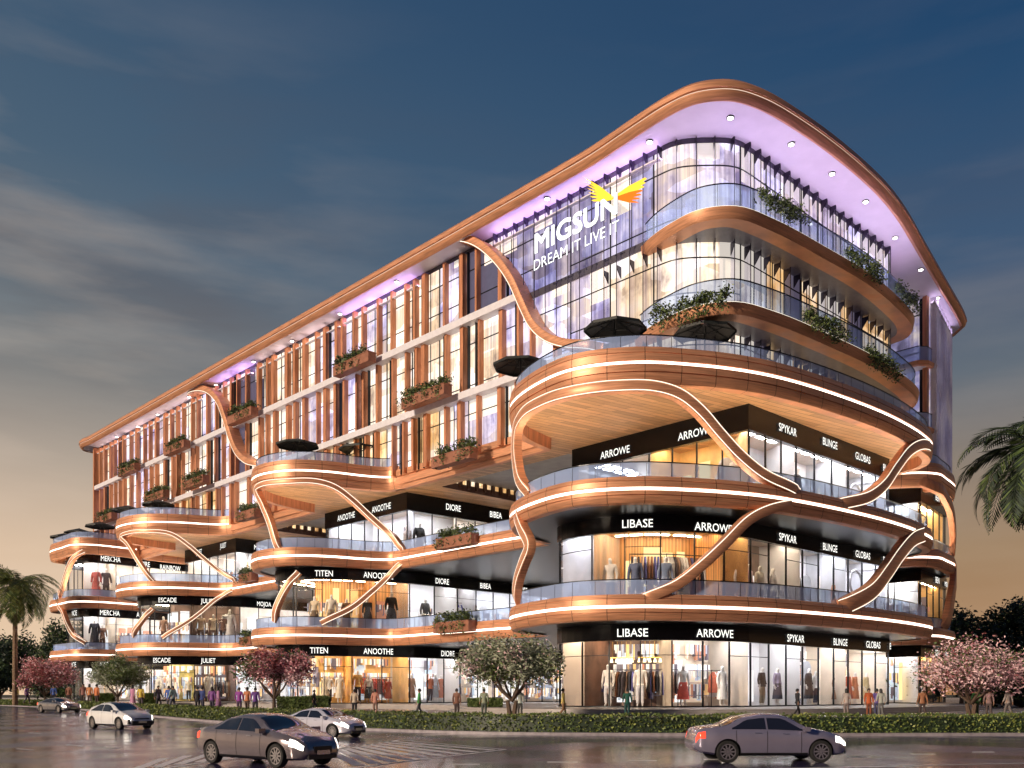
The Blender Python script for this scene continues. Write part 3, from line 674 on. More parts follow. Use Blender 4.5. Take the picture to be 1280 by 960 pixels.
# ---------------------------------------------------------------- lettering
def text_tris(t,bold=0,shear=0):
    cu=bpy.data.curves.new('t','FONT'); cu.body=t; cu.size=1; cu.resolution_u=3; cu.offset=bold; cu.shear=shear
    o=bpy.data.objects.new('t',cu); COL.objects.link(o); bpy.context.view_layer.update()
    me=o.to_mesh(); vs=[v.co.copy() for v in me.vertices]; fs=[tuple(p.vertices) for p in me.polygons]; o.to_mesh_clear()
    bpy.data.objects.remove(o); bpy.data.curves.remove(cu)
    x0=min(v.x for v in vs); x1=max(v.x for v in vs)
    return [(v.x-x0,v.y) for v in vs],fs,x1-x0
def sign(pth,t,px,py,cap,off=.26,mt=None,name='shop_sign',bold=.008,center=True,wide=1.0,shear=0,thick=.04):
    vs,fs,w=text_tris(t,0,shear); k=cap/.70; nb=len(vs); lay=[0.0]*nb
    if bold:
        v0,f0=list(vs),list(fs)
        for q_,(dx,dy) in enumerate(((bold,0),(0,bold),(bold,bold))): 
            fs=fs+[tuple(i+nb*(q_+1) for i in f) for f in f0]; vs=vs+[(x+dx,y+dy) for x,y in v0]; lay+=[.006*(q_+1)]*nb
    d=pth.hit(px); p=pth.at(d)[0]; z=zof(py,p.y)-cap/2
    if name=='shop_sign': z=min(z,6.56+.3) if z<9.4 else (min(z,15.6+.33) if z<18 else min(z,27.0-cap))
    m=MB(); 
    def pos(x,y,o):
        q,n,nn=pth.at(d-(x-w/2)*k*wide); q=q+n*(off+o); return (q.x,q.y,z+y*k)
    fr=[pos(x,y,thick+lay[i_]) for i_,(x,y) in enumerate(vs)]; bk=[pos(x,y,0) for x,y in vs]; nv=len(vs)
    m.v=fr+bk; m.f=[f for f in fs]; m.m=[0]*len(fs)
    ed={}
    for f in fs:
        for a,b in zip(f,f[1:]+f[:1]): ed[(a,b)]=1
    for (a,b) in ed:
        if (b,a) not in ed: m.f.append((a,b,b+nv,a+nv)); m.m.append(1)
    return m.build(name,[mt or letters,letter_side],BLD)
def ext(p): return Path([tuple(p.p[0]-(p.p[1]-p.p[0]).normalized()*3)]+[tuple(q) for q in p.p])
for t,x,y in (('LIBASE',791,791),('ARROWE',892,792),('SPYKAR',991,795),('BLINGE',1047,798),('GLOBAS',1088,801),('BI',1117,803)): sign(gA01,t,x,y,.68,wide=.9)
for t,x,y in (('LIBASE',797,655),('ARROWE',890,660),('SPYKAR',981,669),('BLINGE',1034,679),('GLOBAS',1075,688),('BI',1102,695)): sign(gA01,t,x,y,.68,wide=.9)
for t,x,y in (('ARROWE',771,566),('ARROWE',871,542),('SPYKAR',981,538),('BLINGE',1034,555),('GLOBAS',1075,573),('BI',1102,585)): sign(gA2,t,x,y,.72,wide=.86)
for t,x,y in (('TITEN',399,807),('ANOOTHE',472,808),('DIORE',558,809),('BIBEA',605,810)): sign(gB01,t,x,y,.70,wide=.76)
for t,x,y in (('TITEN',405,717),('ANOOTHE',472,719),('DIORE',551,723),('BIBEA',605,729),('JES',654,734)): sign(gB01,t,x,y,.70,wide=.76)
for t,x,y in (('ANOOTHE',435,646),('ANOOTHE',479,635),('DIORE',565,635),('BIBEA',618,644)): sign(gB2,t,x,y,.80,wide=.74)
for t,x,y in (('ESCADE',203,816),('JULIET',260,816),('MOJOA',331,817)): sign(gC01,t,x,y,.70,wide=.74)
for t,x,y in (('ESCADE',210,748),('JULIET',260,749),('MOJOA',329,751)): sign(gC01,t,x,y,.70,wide=.74)
for t,x,y in (('JULIET',251,690),('JULIET',281,682),('MOJOA',325,685)): sign(gC2,t,x,y,.80,wide=.62)
for t,x,y in (('NCIE',79,820),('NCIE',94,820),('MERCHA',137,818)): sign(gD,t,x,y,.88,wide=.66)
for t,x,y in (('NCIE',95,761),('MERCHA',137,760),('ASPIRE',178,763)): sign(gD,t,x,y,.88,wide=.66)
for t,x,y in (('NCIE',79,704),('NCIE',95,699),('MERCHA',138,699),('ASPIRE',178,705),('RAINBOW',212,710)): sign(gD,t,x,y,.88,wide=.66)
for y in (623,718,808): sign(gE,'BEN',1168.5,y,.75); sign(gE,'MITTON',1182,y+2,.6)
# big facade lettering and winged emblem
bigp=Path(path_uv([(-2,-1.6),(10,-1.6),(30,-1.6)]))
whit=emis('big_letters',(1,1,1),1.8)
sign(bigp,'MIGSUN',726,286,1.8,.9,whit,'facade_sign',bold=.05,wide=1.1,thick=.06)
sign(bigp,'DREAM IT LIVE IT',727,312,1.0,.9,whit,'facade_sign',bold=.0,wide=.97,thick=.05)
def emblem():
    gold=emis('emblem_gold',(1,.62,.05),1.7); orange=emis('emblem_orange',(1,.22,.02),1.3)
    mg=MB(); mo=MB()
    def P(px,py,o):
        d=bigp.hit(px); p,n,_=bigp.at(d); q=p+n*o; return Vector((q.x,q.y,zof(py,p.y)))
    root=(771,249)
    def feather(mb,x0,y0,x1,y1,w):
        dx,dy=x1-x0,y1-y0; l=math.hypot(dx,dy); nx,ny=-dy/l*w,dx/l*w
        pts=[(x0,y0),(x0+dx*.5+nx,y0+dy*.5+ny),(x1,y1),(x0+dx*.5-nx,y0+dy*.5-ny)]
        f=[P(x,y,.75) for x,y in pts]; b=[P(x,y,.45) for x,y in pts]
        mb.poly(f)
        for i in range(4): j=(i+1)%4; mb.quad(f[i],f[j],b[j],b[i])
    for i in range(7):
        k=i/6
        feather(mg,773-3*k,250+2*k,735+11*k,224+30*k,1.5)
        feather(mo if i>2 else mg,773+3*k,250+2*k,813-10*k,226+30*k,1.5)
    o=mg.build('facade_emblem',gold,BLD); mo.build('emblem_wing',orange,o)
emblem()
# plinth and steps
pl=[(14,50),(-6,40),(-9,30),(-10,12),(-9,0),(-6,-8),(-1,-13),(6,-15.5),(14,-14),(20,-10),(26,-6),(42,-6),(46,-12),(54,-14.5),(62,-12),(66,-6),(84,-5),(89,-11),(97,-13.5),(105,-11),(109,-5),(117,-6),(121,-12.5),(134,-13),(139,-9),(140,20)]
pp=Path(path_uv(cr(pl,4)))
for k,(o,z) in enumerate(((0,.96),(.5,.81),(1.0,.66))):
    m=MB(); q=pp.off(o); sweep(m,q,[(0,.3),(0,z),(-.6,z)]); m.build('step',plinth_m,BLD)
m=MB(); m.fill([[tuple(q) for q in pp.off(-.5).p]+path_uv([(100,45),(30,60)])],.955); m.build('forecourt_floor',plinth_m,BLD)
# ================================================================ SETTING
def lin(r,g,b): 
    f=lambda c:(c/255/12.92) if c<=10 else ((c/255+.055)/1.055)**2.4
    return (f(r),f(g),f(b))
def px2ground(px,py,z=0.0):
    Y=(EYE-z)*F/(py-HZ); return ((px-CX)/F*Y,Y)
m=MB(); m.quad((-3000,-60,-.06),(3000,-60,-.06),(3000,4000,-.06),(-3000,4000,-.06))
tag(m.build('ground',mat('grass_ground',(.045,.05,.03),.8,0,.3,(.1,.1,.1))),kind='structure')
# road: wet asphalt
def asphalt():
    m,nt,b=nodes_of('wet_asphalt'); L=nt.links
    n=nt.nodes.new('ShaderNodeTexNoise'); n.inputs['Scale'].default_value=.22; n.inputs['Detail'].default_value=6; L.new(coords(nt),n.inputs['Vector'])
    n2=nt.nodes.new('ShaderNodeTexNoise'); n2.inputs['Scale'].default_value=38; n2.inputs['Detail'].default_value=2; L.new(coords(nt),n2.inputs['Vector'])
    r=nt.nodes.new('ShaderNodeValToRGB'); r.color_ramp.elements[0].position=.35; r.color_ramp.elements[1].position=.65
    r.color_ramp.elements[0].color=(.038,.034,.088,1); r.color_ramp.elements[1].color=(.070,.060,.150,1); L.new(n.outputs['Fac'],r.inputs['Fac'])
    mx=nt.nodes.new('ShaderNodeMix'); mx.data_type='RGBA'; mx.blend_type='MULTIPLY'; mx.inputs['Factor'].default_value=.5
    r2=nt.nodes.new('ShaderNodeValToRGB'); r2.color_ramp.elements[0].position=.35; r2.color_ramp.elements[1].position=.7; r2.color_ramp.elements[0].color=(.5,.5,.5,1); r2.color_ramp.elements[1].color=(1.3,1.3,1.3,1)
    L.new(n2.outputs['Fac'],r2.inputs['Fac']); L.new(r.outputs['Color'],mx.inputs['A']); L.new(r2.outputs['Color'],mx.inputs['B']); L.new(mx.outputs['Result'],b.inputs['Base Color'])
    mr=nt.nodes.new('ShaderNodeMapRange'); mr.inputs['From Min'].default_value=.42; mr.inputs['From Max'].default_value=.62; mr.inputs['To Min'].default_value=.10; mr.inputs['To Max'].default_value=.27
    L.new(n.outputs['Fac'],mr.inputs['Value']); L.new(mr.outputs[0],b.inputs['Roughness'])
    bp=nt.nodes.new('ShaderNodeBump'); bp.inputs['Strength'].default_value=.12; bp.inputs['Distance'].default_value=.01; L.new(n2.outputs['Fac'],bp.inputs['Height']); L.new(bp.outputs['Normal'],b.inputs['Normal'])
    b.inputs['Specular IOR Level'].default_value=.7
    return m
EDGE=[(90,50.5),(50,46.6),(26,45.6),(8,45.4),(-1,47.0),(-9,52.8),(-20,65),(-38,92),(-62,129),(-100,175),(-170,240),(-300,330)]
edge=Path(cr(EDGE,8))        # normal points away from the camera?
sgn=1 if edge.n[3].y>0 else -1
near=[(-300,120),(-300,-30),(120,-30),(120,52)]
m=MB(); m.fill([[tuple(q) for q in edge.p]+near],0.0); tag(m.build('road',asphalt()),kind='structure')
kerbm=mat('kerb_stone',(.30,.27,.30),.5,0,.25,(3,3,3),bump=.1)
m=MB(); s_=-1 if sgn==1 else 1
so=lambda o:o*sgn
def off_pts(o): return [tuple(p+n*so(o)) for p,n in zip(edge.p,edge.n)]
def strip(mb,o0,z0,o1,z1):
    A=off_pts(o0);B=off_pts(o1); mb.grid([[(a[0],a[1],z0),(b[0],b[1],z1)] for a,b in zip(A,B)])
strip(m,0,0,0,.14); strip(m,0,.14,.3,.15); strip(m,.3,.15,.32,.10); tag(m.build('kerb',kerbm),kind='structure')
m=MB(); strip(m,.3,.11,3.2,.2); strip(m,3.2,.2,3.2,.45); tag(m.build('verge',mat('soil',(.05,.035,.025),.9,0,.3)),kind='structure')
plz=[p for p in off_pts(3.2)]
m=MB(); m.fill([plz+[(-300,420),(200,420),(200,52)]],.5)
strip(m,3.2,.42,3.2,.5); 
plaza_m=mat('plaza_paving',(.33,.29,.29),.28,0,.22,(.5,.5,.5),bump=.03,rvar=.1)
tag(m.build('plaza',plaza_m),kind='structure')
# painted markings
paint=mat('road_paint',(.85,.83,.84),.45,0,.12,(3,3,3)); 
def gquad(mb,pts,z=.008):
    mb.poly([(*px2ground(x,y,z),z) for x,y in pts])
m=MB()
for x0,x1,y in ((565,600,955),(684,722,952.5),(786,821,950.5),(880,912,949),(972,1004,948),(1059,1088,946),(1140,1168,942.5),(1216,1242,940)):
    (a,Y)=px2ground(x0,y,.008); (b,_)=px2ground(x1,y,.008); m.box(((a+b)/2,Y,.009),(b-a,.14,.006))
def line(mb,x0,y0,x1,y1,w):
    a=Vector(px2ground(x0,y0)); b=Vector(px2ground(x1,y1)); t=(b-a).normalized(); n=Vector((-t.y,t.x))*w/2
    mb.quad(*[(p.x,p.y,.008) for p in (a-n,b-n,b+n,a+n)])
line(m,405,939,500,925,.16); line(m,425,962,632,937,.16); line(m,500,925,632,937,.12); line(m,100,975,330,943,.15)
for i in range(9):
    k=(i+.5)/9; line(m,412+88*k-8,936.5-11.5*k+1,445+187*k-6,959.5-22.0*k-1,.34)
for i in range(6):
    line(m,170+26*i,962-3*i,205+30*i,948-3.2*i,.3)
for x0,y0,x1,y1 in ((36,916,52,917.5),(84,931,104,933),(20,936,42,938),(132,934,150,936)): line(m,x0,y0,x1,y1,.14)
line(m,640,968,1290,954,.12)
tag(m.build('road_marking',paint),kind='structure')
# ---------------------------------------------------------------- foliage
def leafmat(name,c,var=.35,rough=.5,tr=.0): return mat(name,c,rough,0,var,(1.3,1.3,1.3))
LG=leafmat('leaf_green',(.085,.13,.036)); LM=leafmat('leaf_mid_green',(.14,.19,.055)); LO=leafmat('leaf_grey_green',(.32,.35,.25)); LDk=leafmat('leaf_dark_green',(.022,.038,.020)); LB_=leafmat('leaf_blue_green',(.03,.05,.035))
PK1=leafmat('blossom_pink',(.60,.27,.31),.3); PK2=leafmat('blossom_pale',(.80,.55,.58),.2); PK3=leafmat('blossom_rust',(.34,.10,.11),.3); BARK=mat('bark',(.10,.065,.045),.8,0,.35,(4,4,1.2),bump=.5,bs=(14,14,4))
def leaf(mb,p,s,rnd,m=0,ratio=.45):
    a=Vector((rnd.gauss(0,1),rnd.gauss(0,1),rnd.gauss(0,.7))); a.normalize(); b=a.cross(Vector((rnd.gauss(0,1),rnd.gauss(0,1),rnd.gauss(0,1)))).normalized()*s*ratio; a=a*s
    i=len(mb.v); mb.v+=[tuple(p-a*.5),tuple(p+b*.5),tuple(p+a*.5),tuple(p-b*.5)]; mb.f.append((i,i+1,i+2,i+3)); mb.m.append(m)
def tree(name,label,cat,x,y,z0,width,height,trunk_h,n,mats,leafs,seed,group,flat=.62,clumps=38,lean=0,tr=.16,trunks=1):
    rnd=random.Random(seed); t=thing(name,label,cat,(x,y,z0),group)
    B=MB(); R=width/2; cz=z0+trunk_h+(height-trunk_h)*.5; ch=(height-trunk_h)/2
    tips=[]
    for k in range(clumps):
        while True:
            q=Vector((rnd.uniform(-1,1),rnd.uniform(-1,1),rnd.uniform(-1,1)))
            if .35<q.length<1 and (q.z>-.75): break
        q=q*rnd.uniform(.85,1.02)
        tips.append(Vector((x+q.x*R*.86,y+q.y*R*.86,cz+q.z*ch*.82+ (-.18*ch*(q.x**2+q.y**2)))))
    fork=Vector((x+lean,y,z0+trunk_h*.55))
    for kk in range(trunks):
        dx=(kk-(trunks-1)/2)*tr*2.2
        B.tube([(x+dx*.5,y,z0-.1),(x+dx+lean*.4,y,z0+trunk_h*.25),tuple(fork+Vector((dx*1.6,0,0)))],[tr*1.25,tr,tr*.8],7)
    for i in range(7):
        a=2*PI*i/7+rnd.random()*.6; mid=fork+Vector((math.cos(a)*R*.38,math.sin(a)*R*.38,(trunk_h*.45+ch*.55)*rnd.uniform(.7,1.1)))
        q=fork.lerp(mid,.5)+Vector((rnd.gauss(0,.12),rnd.gauss(0,.12),-.1))
        B.tube([tuple(fork),tuple(q),tuple(mid)],[tr*.7,tr*.5,tr*.36],6,cap=False)
        near=sorted(tips,key=lambda t_:(t_-mid).length)[:7]
        for e in near:
            q=mid.lerp(e,.55)+Vector((rnd.gauss(0,.15),rnd.gauss(0,.15),rnd.gauss(0,.1)))
            B.tube([tuple(mid),tuple(q),tuple(e)],[tr*.3,tr*.2,tr*.08],4,cap=False)
    B.build('trunk',BARK,t,auto=50)
    C=MB(); cr_=max(.5,R*.30)
    for e in tips:
        mi=rnd.choices(range(len(mats)),[1.0/(1+.6*i) for i in range(len(mats))])[0]
        for j in range(n//clumps):
            q=Vector((rnd.gauss(0,1),rnd.gauss(0,1),rnd.gauss(0,.7))); q=q.normalized()*(rnd.random()**.5)*cr_
            leaf(C,e+q,leafs*rnd.uniform(.6,1.3),rnd,mi if rnd.random()<.72 else rnd.randrange(len(mats)))
    C.build('crown',mats,t)
    return t
G='street trees along the forecourt'
tree('plumeria_tree','broad grey-green tree with a forked dark trunk at the middle of the forecourt','tree',0.0,60,.5,7.4,5.4,2.1,15000,[LO,LO,LM,LO,LG,PK2],.25,1,G,clumps=60,trunks=2)
tree('blossom_tree','pink blossom tree beside the dark-roofed corner shops at the right edge','tree',30.6,61.5,.5,8.8,5.1,1.7,9500,[PK2,leafmat('blossom_mauve',(.42,.22,.26),.3),LG,PK2,PK3],.22,2,G,clumps=62,trunks=2)
tree('blossom_tree','red-pink blossom tree in front of the shops between the two left lobes','tree',-19.6,76,.5,6.8,5.5,2.2,11000,[PK1,PK3,LG,PK2],.26,3,G,clumps=50)
tree('plumeria_tree','small grey-green tree with a pale crown between the two pink trees at left','tree',-51.5,120.5,.5,8.2,6.7,2.2,9000,[LO,LM,LG],.34,4,G,clumps=46)
tree('blossom_tree','pink blossom tree beside the tall palm at far left','tree',-76.5,151,.5,10.5,7.6,2.4,9000,[PK1,PK2,PK3,LG],.42,5,G,clumps=46)
DG='dark trees beyond the mall'
for i,(x,y,w,h,lb) in enumerate([(76,156,17,17.5,'rounded dark evergreen right behind the east end of the mall'),(83,150,15,19,'dark evergreen directly beside the mall at right'),(96,158,16,21.5,'tall dark evergreen at the right edge'),(74,196,20,15,'low dark tree peeking out behind the mall at right'),(90,130,12,11,'low dark tree under the right evergreens'),
    (-92,196,20,18,'dark evergreen beside the mall at left'),(-111,200,20,17,'dark evergreen left of the palm trunk'),(-128,212,24,20,'dark evergreen at the left edge'),(-88,182,16,9,'low dark shrubby tree behind the palm trunk'),(62,112,14,6.5,'low dark tree behind the right blossom tree'),(76,120,16,8,'low dark tree at the right edge behind the blossom'),(50,118,9,5,'low dark tree by the east end of the mall'),(92,170,22,10,'dark thicket tree under the tall right evergreen'),(-103,178,13,10,'low dark tree behind the far left blossom')]):
    tree('evergreen_tree',lb,'tree',x,y,.3,w,h,(2.5 if h>12 else .5),12000,[LDk,LB_,LG],.8 if y>140 else .6,20+i,DG,clumps=60,tr=.35)
def palm(label,x,y,z0,H,R,nf,seed,mats,lean=0):
    rnd=random.Random(seed); t=thing('palm_tree',label,'palm tree',(x,y,z0),'palm trees')
    B=MB(); pts=[];rad=[]
    for i in range(40):
        k=i/39; pts.append((x+lean*k*k,y,z0+H*k)); rad.append((.42-.12*k)*(1+.09*(i%2))*(1.25 if k>.93 else 1))
    B.tube(pts,rad,10); B.build('trunk',mat('palm_bark',(.20,.13,.08),.8,0,.35,(3,3,5),bump=.6,bs=(5,5,18)),t)
    top=Vector(pts[-1]); C=MB()
    for f in range(nf):
        a=2*PI*f*.381966*1.0+rnd.random()*.3; el=math.radians(rnd.uniform(-50,72)); L=R*rnd.uniform(.85,1.12); n=30
        d=Vector((math.cos(a),math.sin(a),0)); P=[]; p=top.copy(); e=el
        for k in range(n):
            P.append(p.copy()); e-=math.radians(1.9+ 2.0*k/n+ (1.0 if el>0 else 0)); p=p+(d*math.cos(e)+Vector((0,0,1))*math.sin(e))*(L/n)
        C.tube([tuple(q) for q in P[::3]],[.05*(1-i/11) +.01 for i in range(len(P[::3]))],4,cap=False)
        side=Vector((-d.y,d.x,0))
        for k in range(3,n*2):
            q=P[min(n-1,k//2)]; tt=(P[min(n-1,k//2+1)]-P[min(n-1,k//2)-1]).normalized()
            ll=R*.26*math.sin(PI*min(.97,(k/(2*n))*.9+.12))+.1
            for sd in(1,-1):
                dr=(side*sd+tt*.75+Vector((0,0,-.35+rnd.gauss(0,.12)))).normalized(); w=tt*.07*R/5
                C.poly([q-w,q+dr*ll*.5-w*.8+Vector((0,0,.03)),q+dr*ll,q+dr*ll*.5+w*.8],rnd.randrange(len(mats)))
    C.build('fronds',mats,t)
palm('tall palm with a brown ringed trunk at the far left, lit yellow-green',-80.8,150,.3,19.6,8.6,36,5,[LM,LG,leafmat('palm_leaf_lit',(.22,.25,.06))])
palm('dark palm whose fronds reach in at the right edge',34.4,60,.4,17.6,6.4,46,8,[LDk,LB_,LG])
# hedges
def hedge(label,pts,o0,o1,z0,z1,n,ls,seed,mats):
    rnd=random.Random(seed); P=pts; H=MB(); A=P.off(so(o0)) if pts is edge else P.off(o0); B=P.off(so(o1)) if pts is edge else P.off(o1)
    H.grid([[(a.x,a.y,z0),(a.x,a.y,z1-.08),(b.x,b.y,z1-.08),(b.x,b.y,z0)] for a,b in zip(A.p,B.p)])
    t=thing('hedge',label,'hedge',(A.p[len(A.p)//2].x,A.p[len(A.p)//2].y,z0),'clipped hedges')
    H.build('hedge_core',LDk,t); C=MB()
    c=[(a+b)/2 for a,b in zip(A.p,B.p)]; cp=Path([tuple(q) for q in c]); wd=abs(o1-o0)/2
    for i in range(n):
        d=rnd.random()*cp.L
        if pts is edge:
            # more leaves near the camera
            while True:
                d=rnd.random()*cp.L; q=cp.at(d)[0]
                if q.length<230 and rnd.random()<min(1,60/q.length)**.8: break
        q,nn,_=cp.at(d); o=rnd.uniform(-1,1)*wd*1.04; z=rnd.uniform(z0,z1)
        if rnd.random()<.5: z=z1+rnd.gauss(0,.045)+.05*math.sin(d*1.3)
        elif rnd.random()<.85: o=wd*(-1.0-rnd.random()*.1)*(1 if (nn.y*1>0) else -1) if True else o
        s=ls*rnd.uniform(.6,1.3)*max(1,q.length/70)
        leaf(C,Vector((q.x+nn.x*o,q.y+nn.y*o,z)),s,rnd,rnd.randrange(len(mats)),.6)
    C.build('leaves',mats,t); return t
hedge('long clipped green hedge between the road and the forecourt',edge,.8,3.0,.12,.98,52000,.15,1,[LG,LM,leafmat('leaf_yellow_green',(.24,.27,.06)),LG])
def local_hedge(label,x0,x1,Y,z1,seed,d=1.2): 
    a=((x0-CX)/F*Y,Y); b=((x1-CX)/F*Y,Y); return hedge(label,Path([b,((a[0]+b[0])/2,Y),a]),-d/2,d/2,.5,z1,3500,.2,seed,[LG,LM])
local_hedge('low hedge bed in front of the gold-lit middle shops',348,412,92,1.75,3)
local_hedge('low hedge bed under the middle grey-green tree',585,628,80,1.6,4)
local_hedge('low hedge bed beside the small grey-green tree at left',118,142,136,2.0,5)
local_hedge('low hedge bed in front of the left lobe shops',176,196,130,2.0,6)
# ---------------------------------------------------------------- planters
terracotta=mat('planter_box',(.30,.12,.07),.6,0,.2)
def bush(mb,p,r,n,s,rnd,k):
    for i in range(n):
        q=Vector((rnd.gauss(0,.5)*r[0],rnd.gauss(0,.5)*r[1],rnd.gauss(0,.5)*r[2])); leaf(mb,p+q,s*rnd.uniform(.6,1.3),rnd,rnd.randrange(k),.5)
FP=[(307,517,30,'uppermost dark planter left of the upper copper arch'),(447,452,46,'purple-lit planter high on the facade'),(537,492,54,'wide planter at mid height right of the umbrellas'),(572,568,48,'planter at the foot of the copper-finned front'),
 (225,557,28,'purple-lit planter at the left part of the facade'),(165,585,24,'leftmost planter of the upper row'),(248,600,36,'planter above the third terrace'),(137,645,20,'dark planter at the far left corner of the facade'),(315,640,22,'small planter beside the arch under the second terrace'),(200,618,26,'planter right behind the third terrace umbrella')]
fpth=Path(path_uv([(5,-1.9),(80,-1.9),(141,-1.9)]))
def planter(pth,px,py,wpx,label,group,seed,out=.5,box=True,hang=.5):
    rnd=random.Random(seed); d=pth.hit(px); q,n,nn=pth.at(d); Y=q.y; z=zof(py,Y)
    # length along path that spans wpx
    d0=pth.hit(px-wpx/2); d1=pth.hit(px+wpx/2); L=min(7.5,abs(d0-d1))
    if L<1: L=3
    c=q+n*out; t=thing('planter',label,'planter',(c.x,c.y,z-.9),group)
    if box:
        m=MB(); m.box((c.x,c.y,z-.55),(1.1,L,1.1),(n.x,n.y)); m.box((c.x,c.y,z+.02),(1.2,L+.1,.08),(n.x,n.y)); m.build('trough',terracotta,t)
    C=MB(); tt=Vector((-n.y,n.x))
    for i in range(int(L*4)):
        o=(rnd.random()-.5)*L*.98; hh=rnd.uniform(.1,1.0); e=c+tt*o+n*rnd.uniform(-.3,.4)
        bush(C,Vector((e.x,e.y,z+.2+hh*.6)),(.5,.5,.5),46,.3,rnd,3)
        if rnd.random()<hang:
            e=e+n*.65; bush(C,Vector((e.x,e.y,z-.3-rnd.random()*.5)),(.35,.3,.6),26,.26,rnd,3)
    C.build('plants',[LG,LDk,LM],t); return t
for i,(x,y,w,lb) in enumerate(FP): planter(fpth,x,y,w,lb+', on the copper-finned front','planters hung on the long facade',i)
for i,(p,x,y,w,lb) in enumerate([(joinAB,575,672,44,'flower planter on the second band beside the biggest lobe'),(joinAB,572,778,44,'flower planter on the lowest band beside the biggest lobe'),(joinBC,314,718,16,'small planter on the second band between the left lobes'),(joinBC,314,797,14,'small planter on the lowest band between the left lobes')]):
    planter(p.off(.2),x,y,w,lb,'planters on the bands between lobes',30+i,out=.45)
for i,(p,x,y,w,lb) in enumerate([(ring1,976,262,52,'trailing greenery on the upper corner balcony nearest the corner'),(ring1,1079,330,34,'trailing greenery at the middle of the upper corner balcony'),(ring1,1131,372,16,'trailing greenery at the right end of the upper corner balcony'),
    (ring2,866,386,92,'widest trailing greenery, on the lower corner balcony above the umbrellas'),(ring2,1031,410,44,'trailing greenery on the lower corner balcony under the big upper clump'),(ring2,1101,455,34,'trailing greenery at the right end of the lower corner balcony')]):
    planter(p,x,y+2,w,lb,'trailing plants on the corner balconies',50+i,out=.0,box=False,hang=.85)
# ---------------------------------------------------------------- umbrellas
umb_m=mat('umbrella_cloth',(.012,.016,.016),.6,0,.2); rib_m=mat('umbrella_rib',(.07,.08,.08),.4,.5,.1)
def umbrella():
    t=thing('parasol','','parasol',(0,0,0)); R=2.6
    m=MB(); ring=[(R*math.cos(PI*(i+.5)/4),R*math.sin(PI*(i+.5)/4),3.65) for i in range(8)]; apex=(0,0,4.45); ap2=(0,0,4.40)
    for i in range(8):
        a,b=ring[i],ring[(i+1)%8]; m.poly([a,b,apex]); m.poly([b,a,ap2]); m.quad(a,b,(b[0]*1.0,b[1]*1.0,3.42),(a[0],a[1],3.42))
    m.build('canopy',umb_m,t)
    m=MB(); m.tube([(0,0,0),(0,0,4.5)],.06,8); m.tube([(0,0,0),(0,0,.12)],.5,14); m.build('pole',rib_m,t)
    for i in range(8):
        m=MB(); m.tube([(0,0,4.36),(ring[i][0]*.98,ring[i][1]*.98,3.60)],.035,4); m.tube([(0,0,3.5),(ring[i][0]*.55,ring[i][1]*.55,3.92)],.028,4); m.build('rib',rib_m,t)
    return t
U0=umbrella(); first=True
for px,py,lb in ((769,409,'black parasol on the biggest terrace, between facade lettering and corner'),(881,414,'black parasol on the biggest terrace below the trailing greenery'),(651,455,'dark parasol at the left tip of the biggest terrace'),
    (372,555,'left parasol of the pair on the middle terrace'),(450,560,'right parasol of the pair on the middle terrace'),(198,630,'brownish parasol on the third terrace'),(160,637,'parasol at the left tip of the third terrace'),
    (125,657,'rightmost parasol on the far left terrace'),(99,665,'middle parasol of the three on the far left terrace'),(80,671,'leftmost parasol on the far left terrace')):
    z=28.55; Y=(z+3.75-EYE)*F/(HZ-py); X=(px-CX)/F*Y
    o=U0 if first else copy_tree(U0); first=False
    o.location=(X,Y,z); o.rotation_euler=(0,0,random.random()); o['label']=lb; o['category']='parasol'; o['group']='parasols on the terraces'
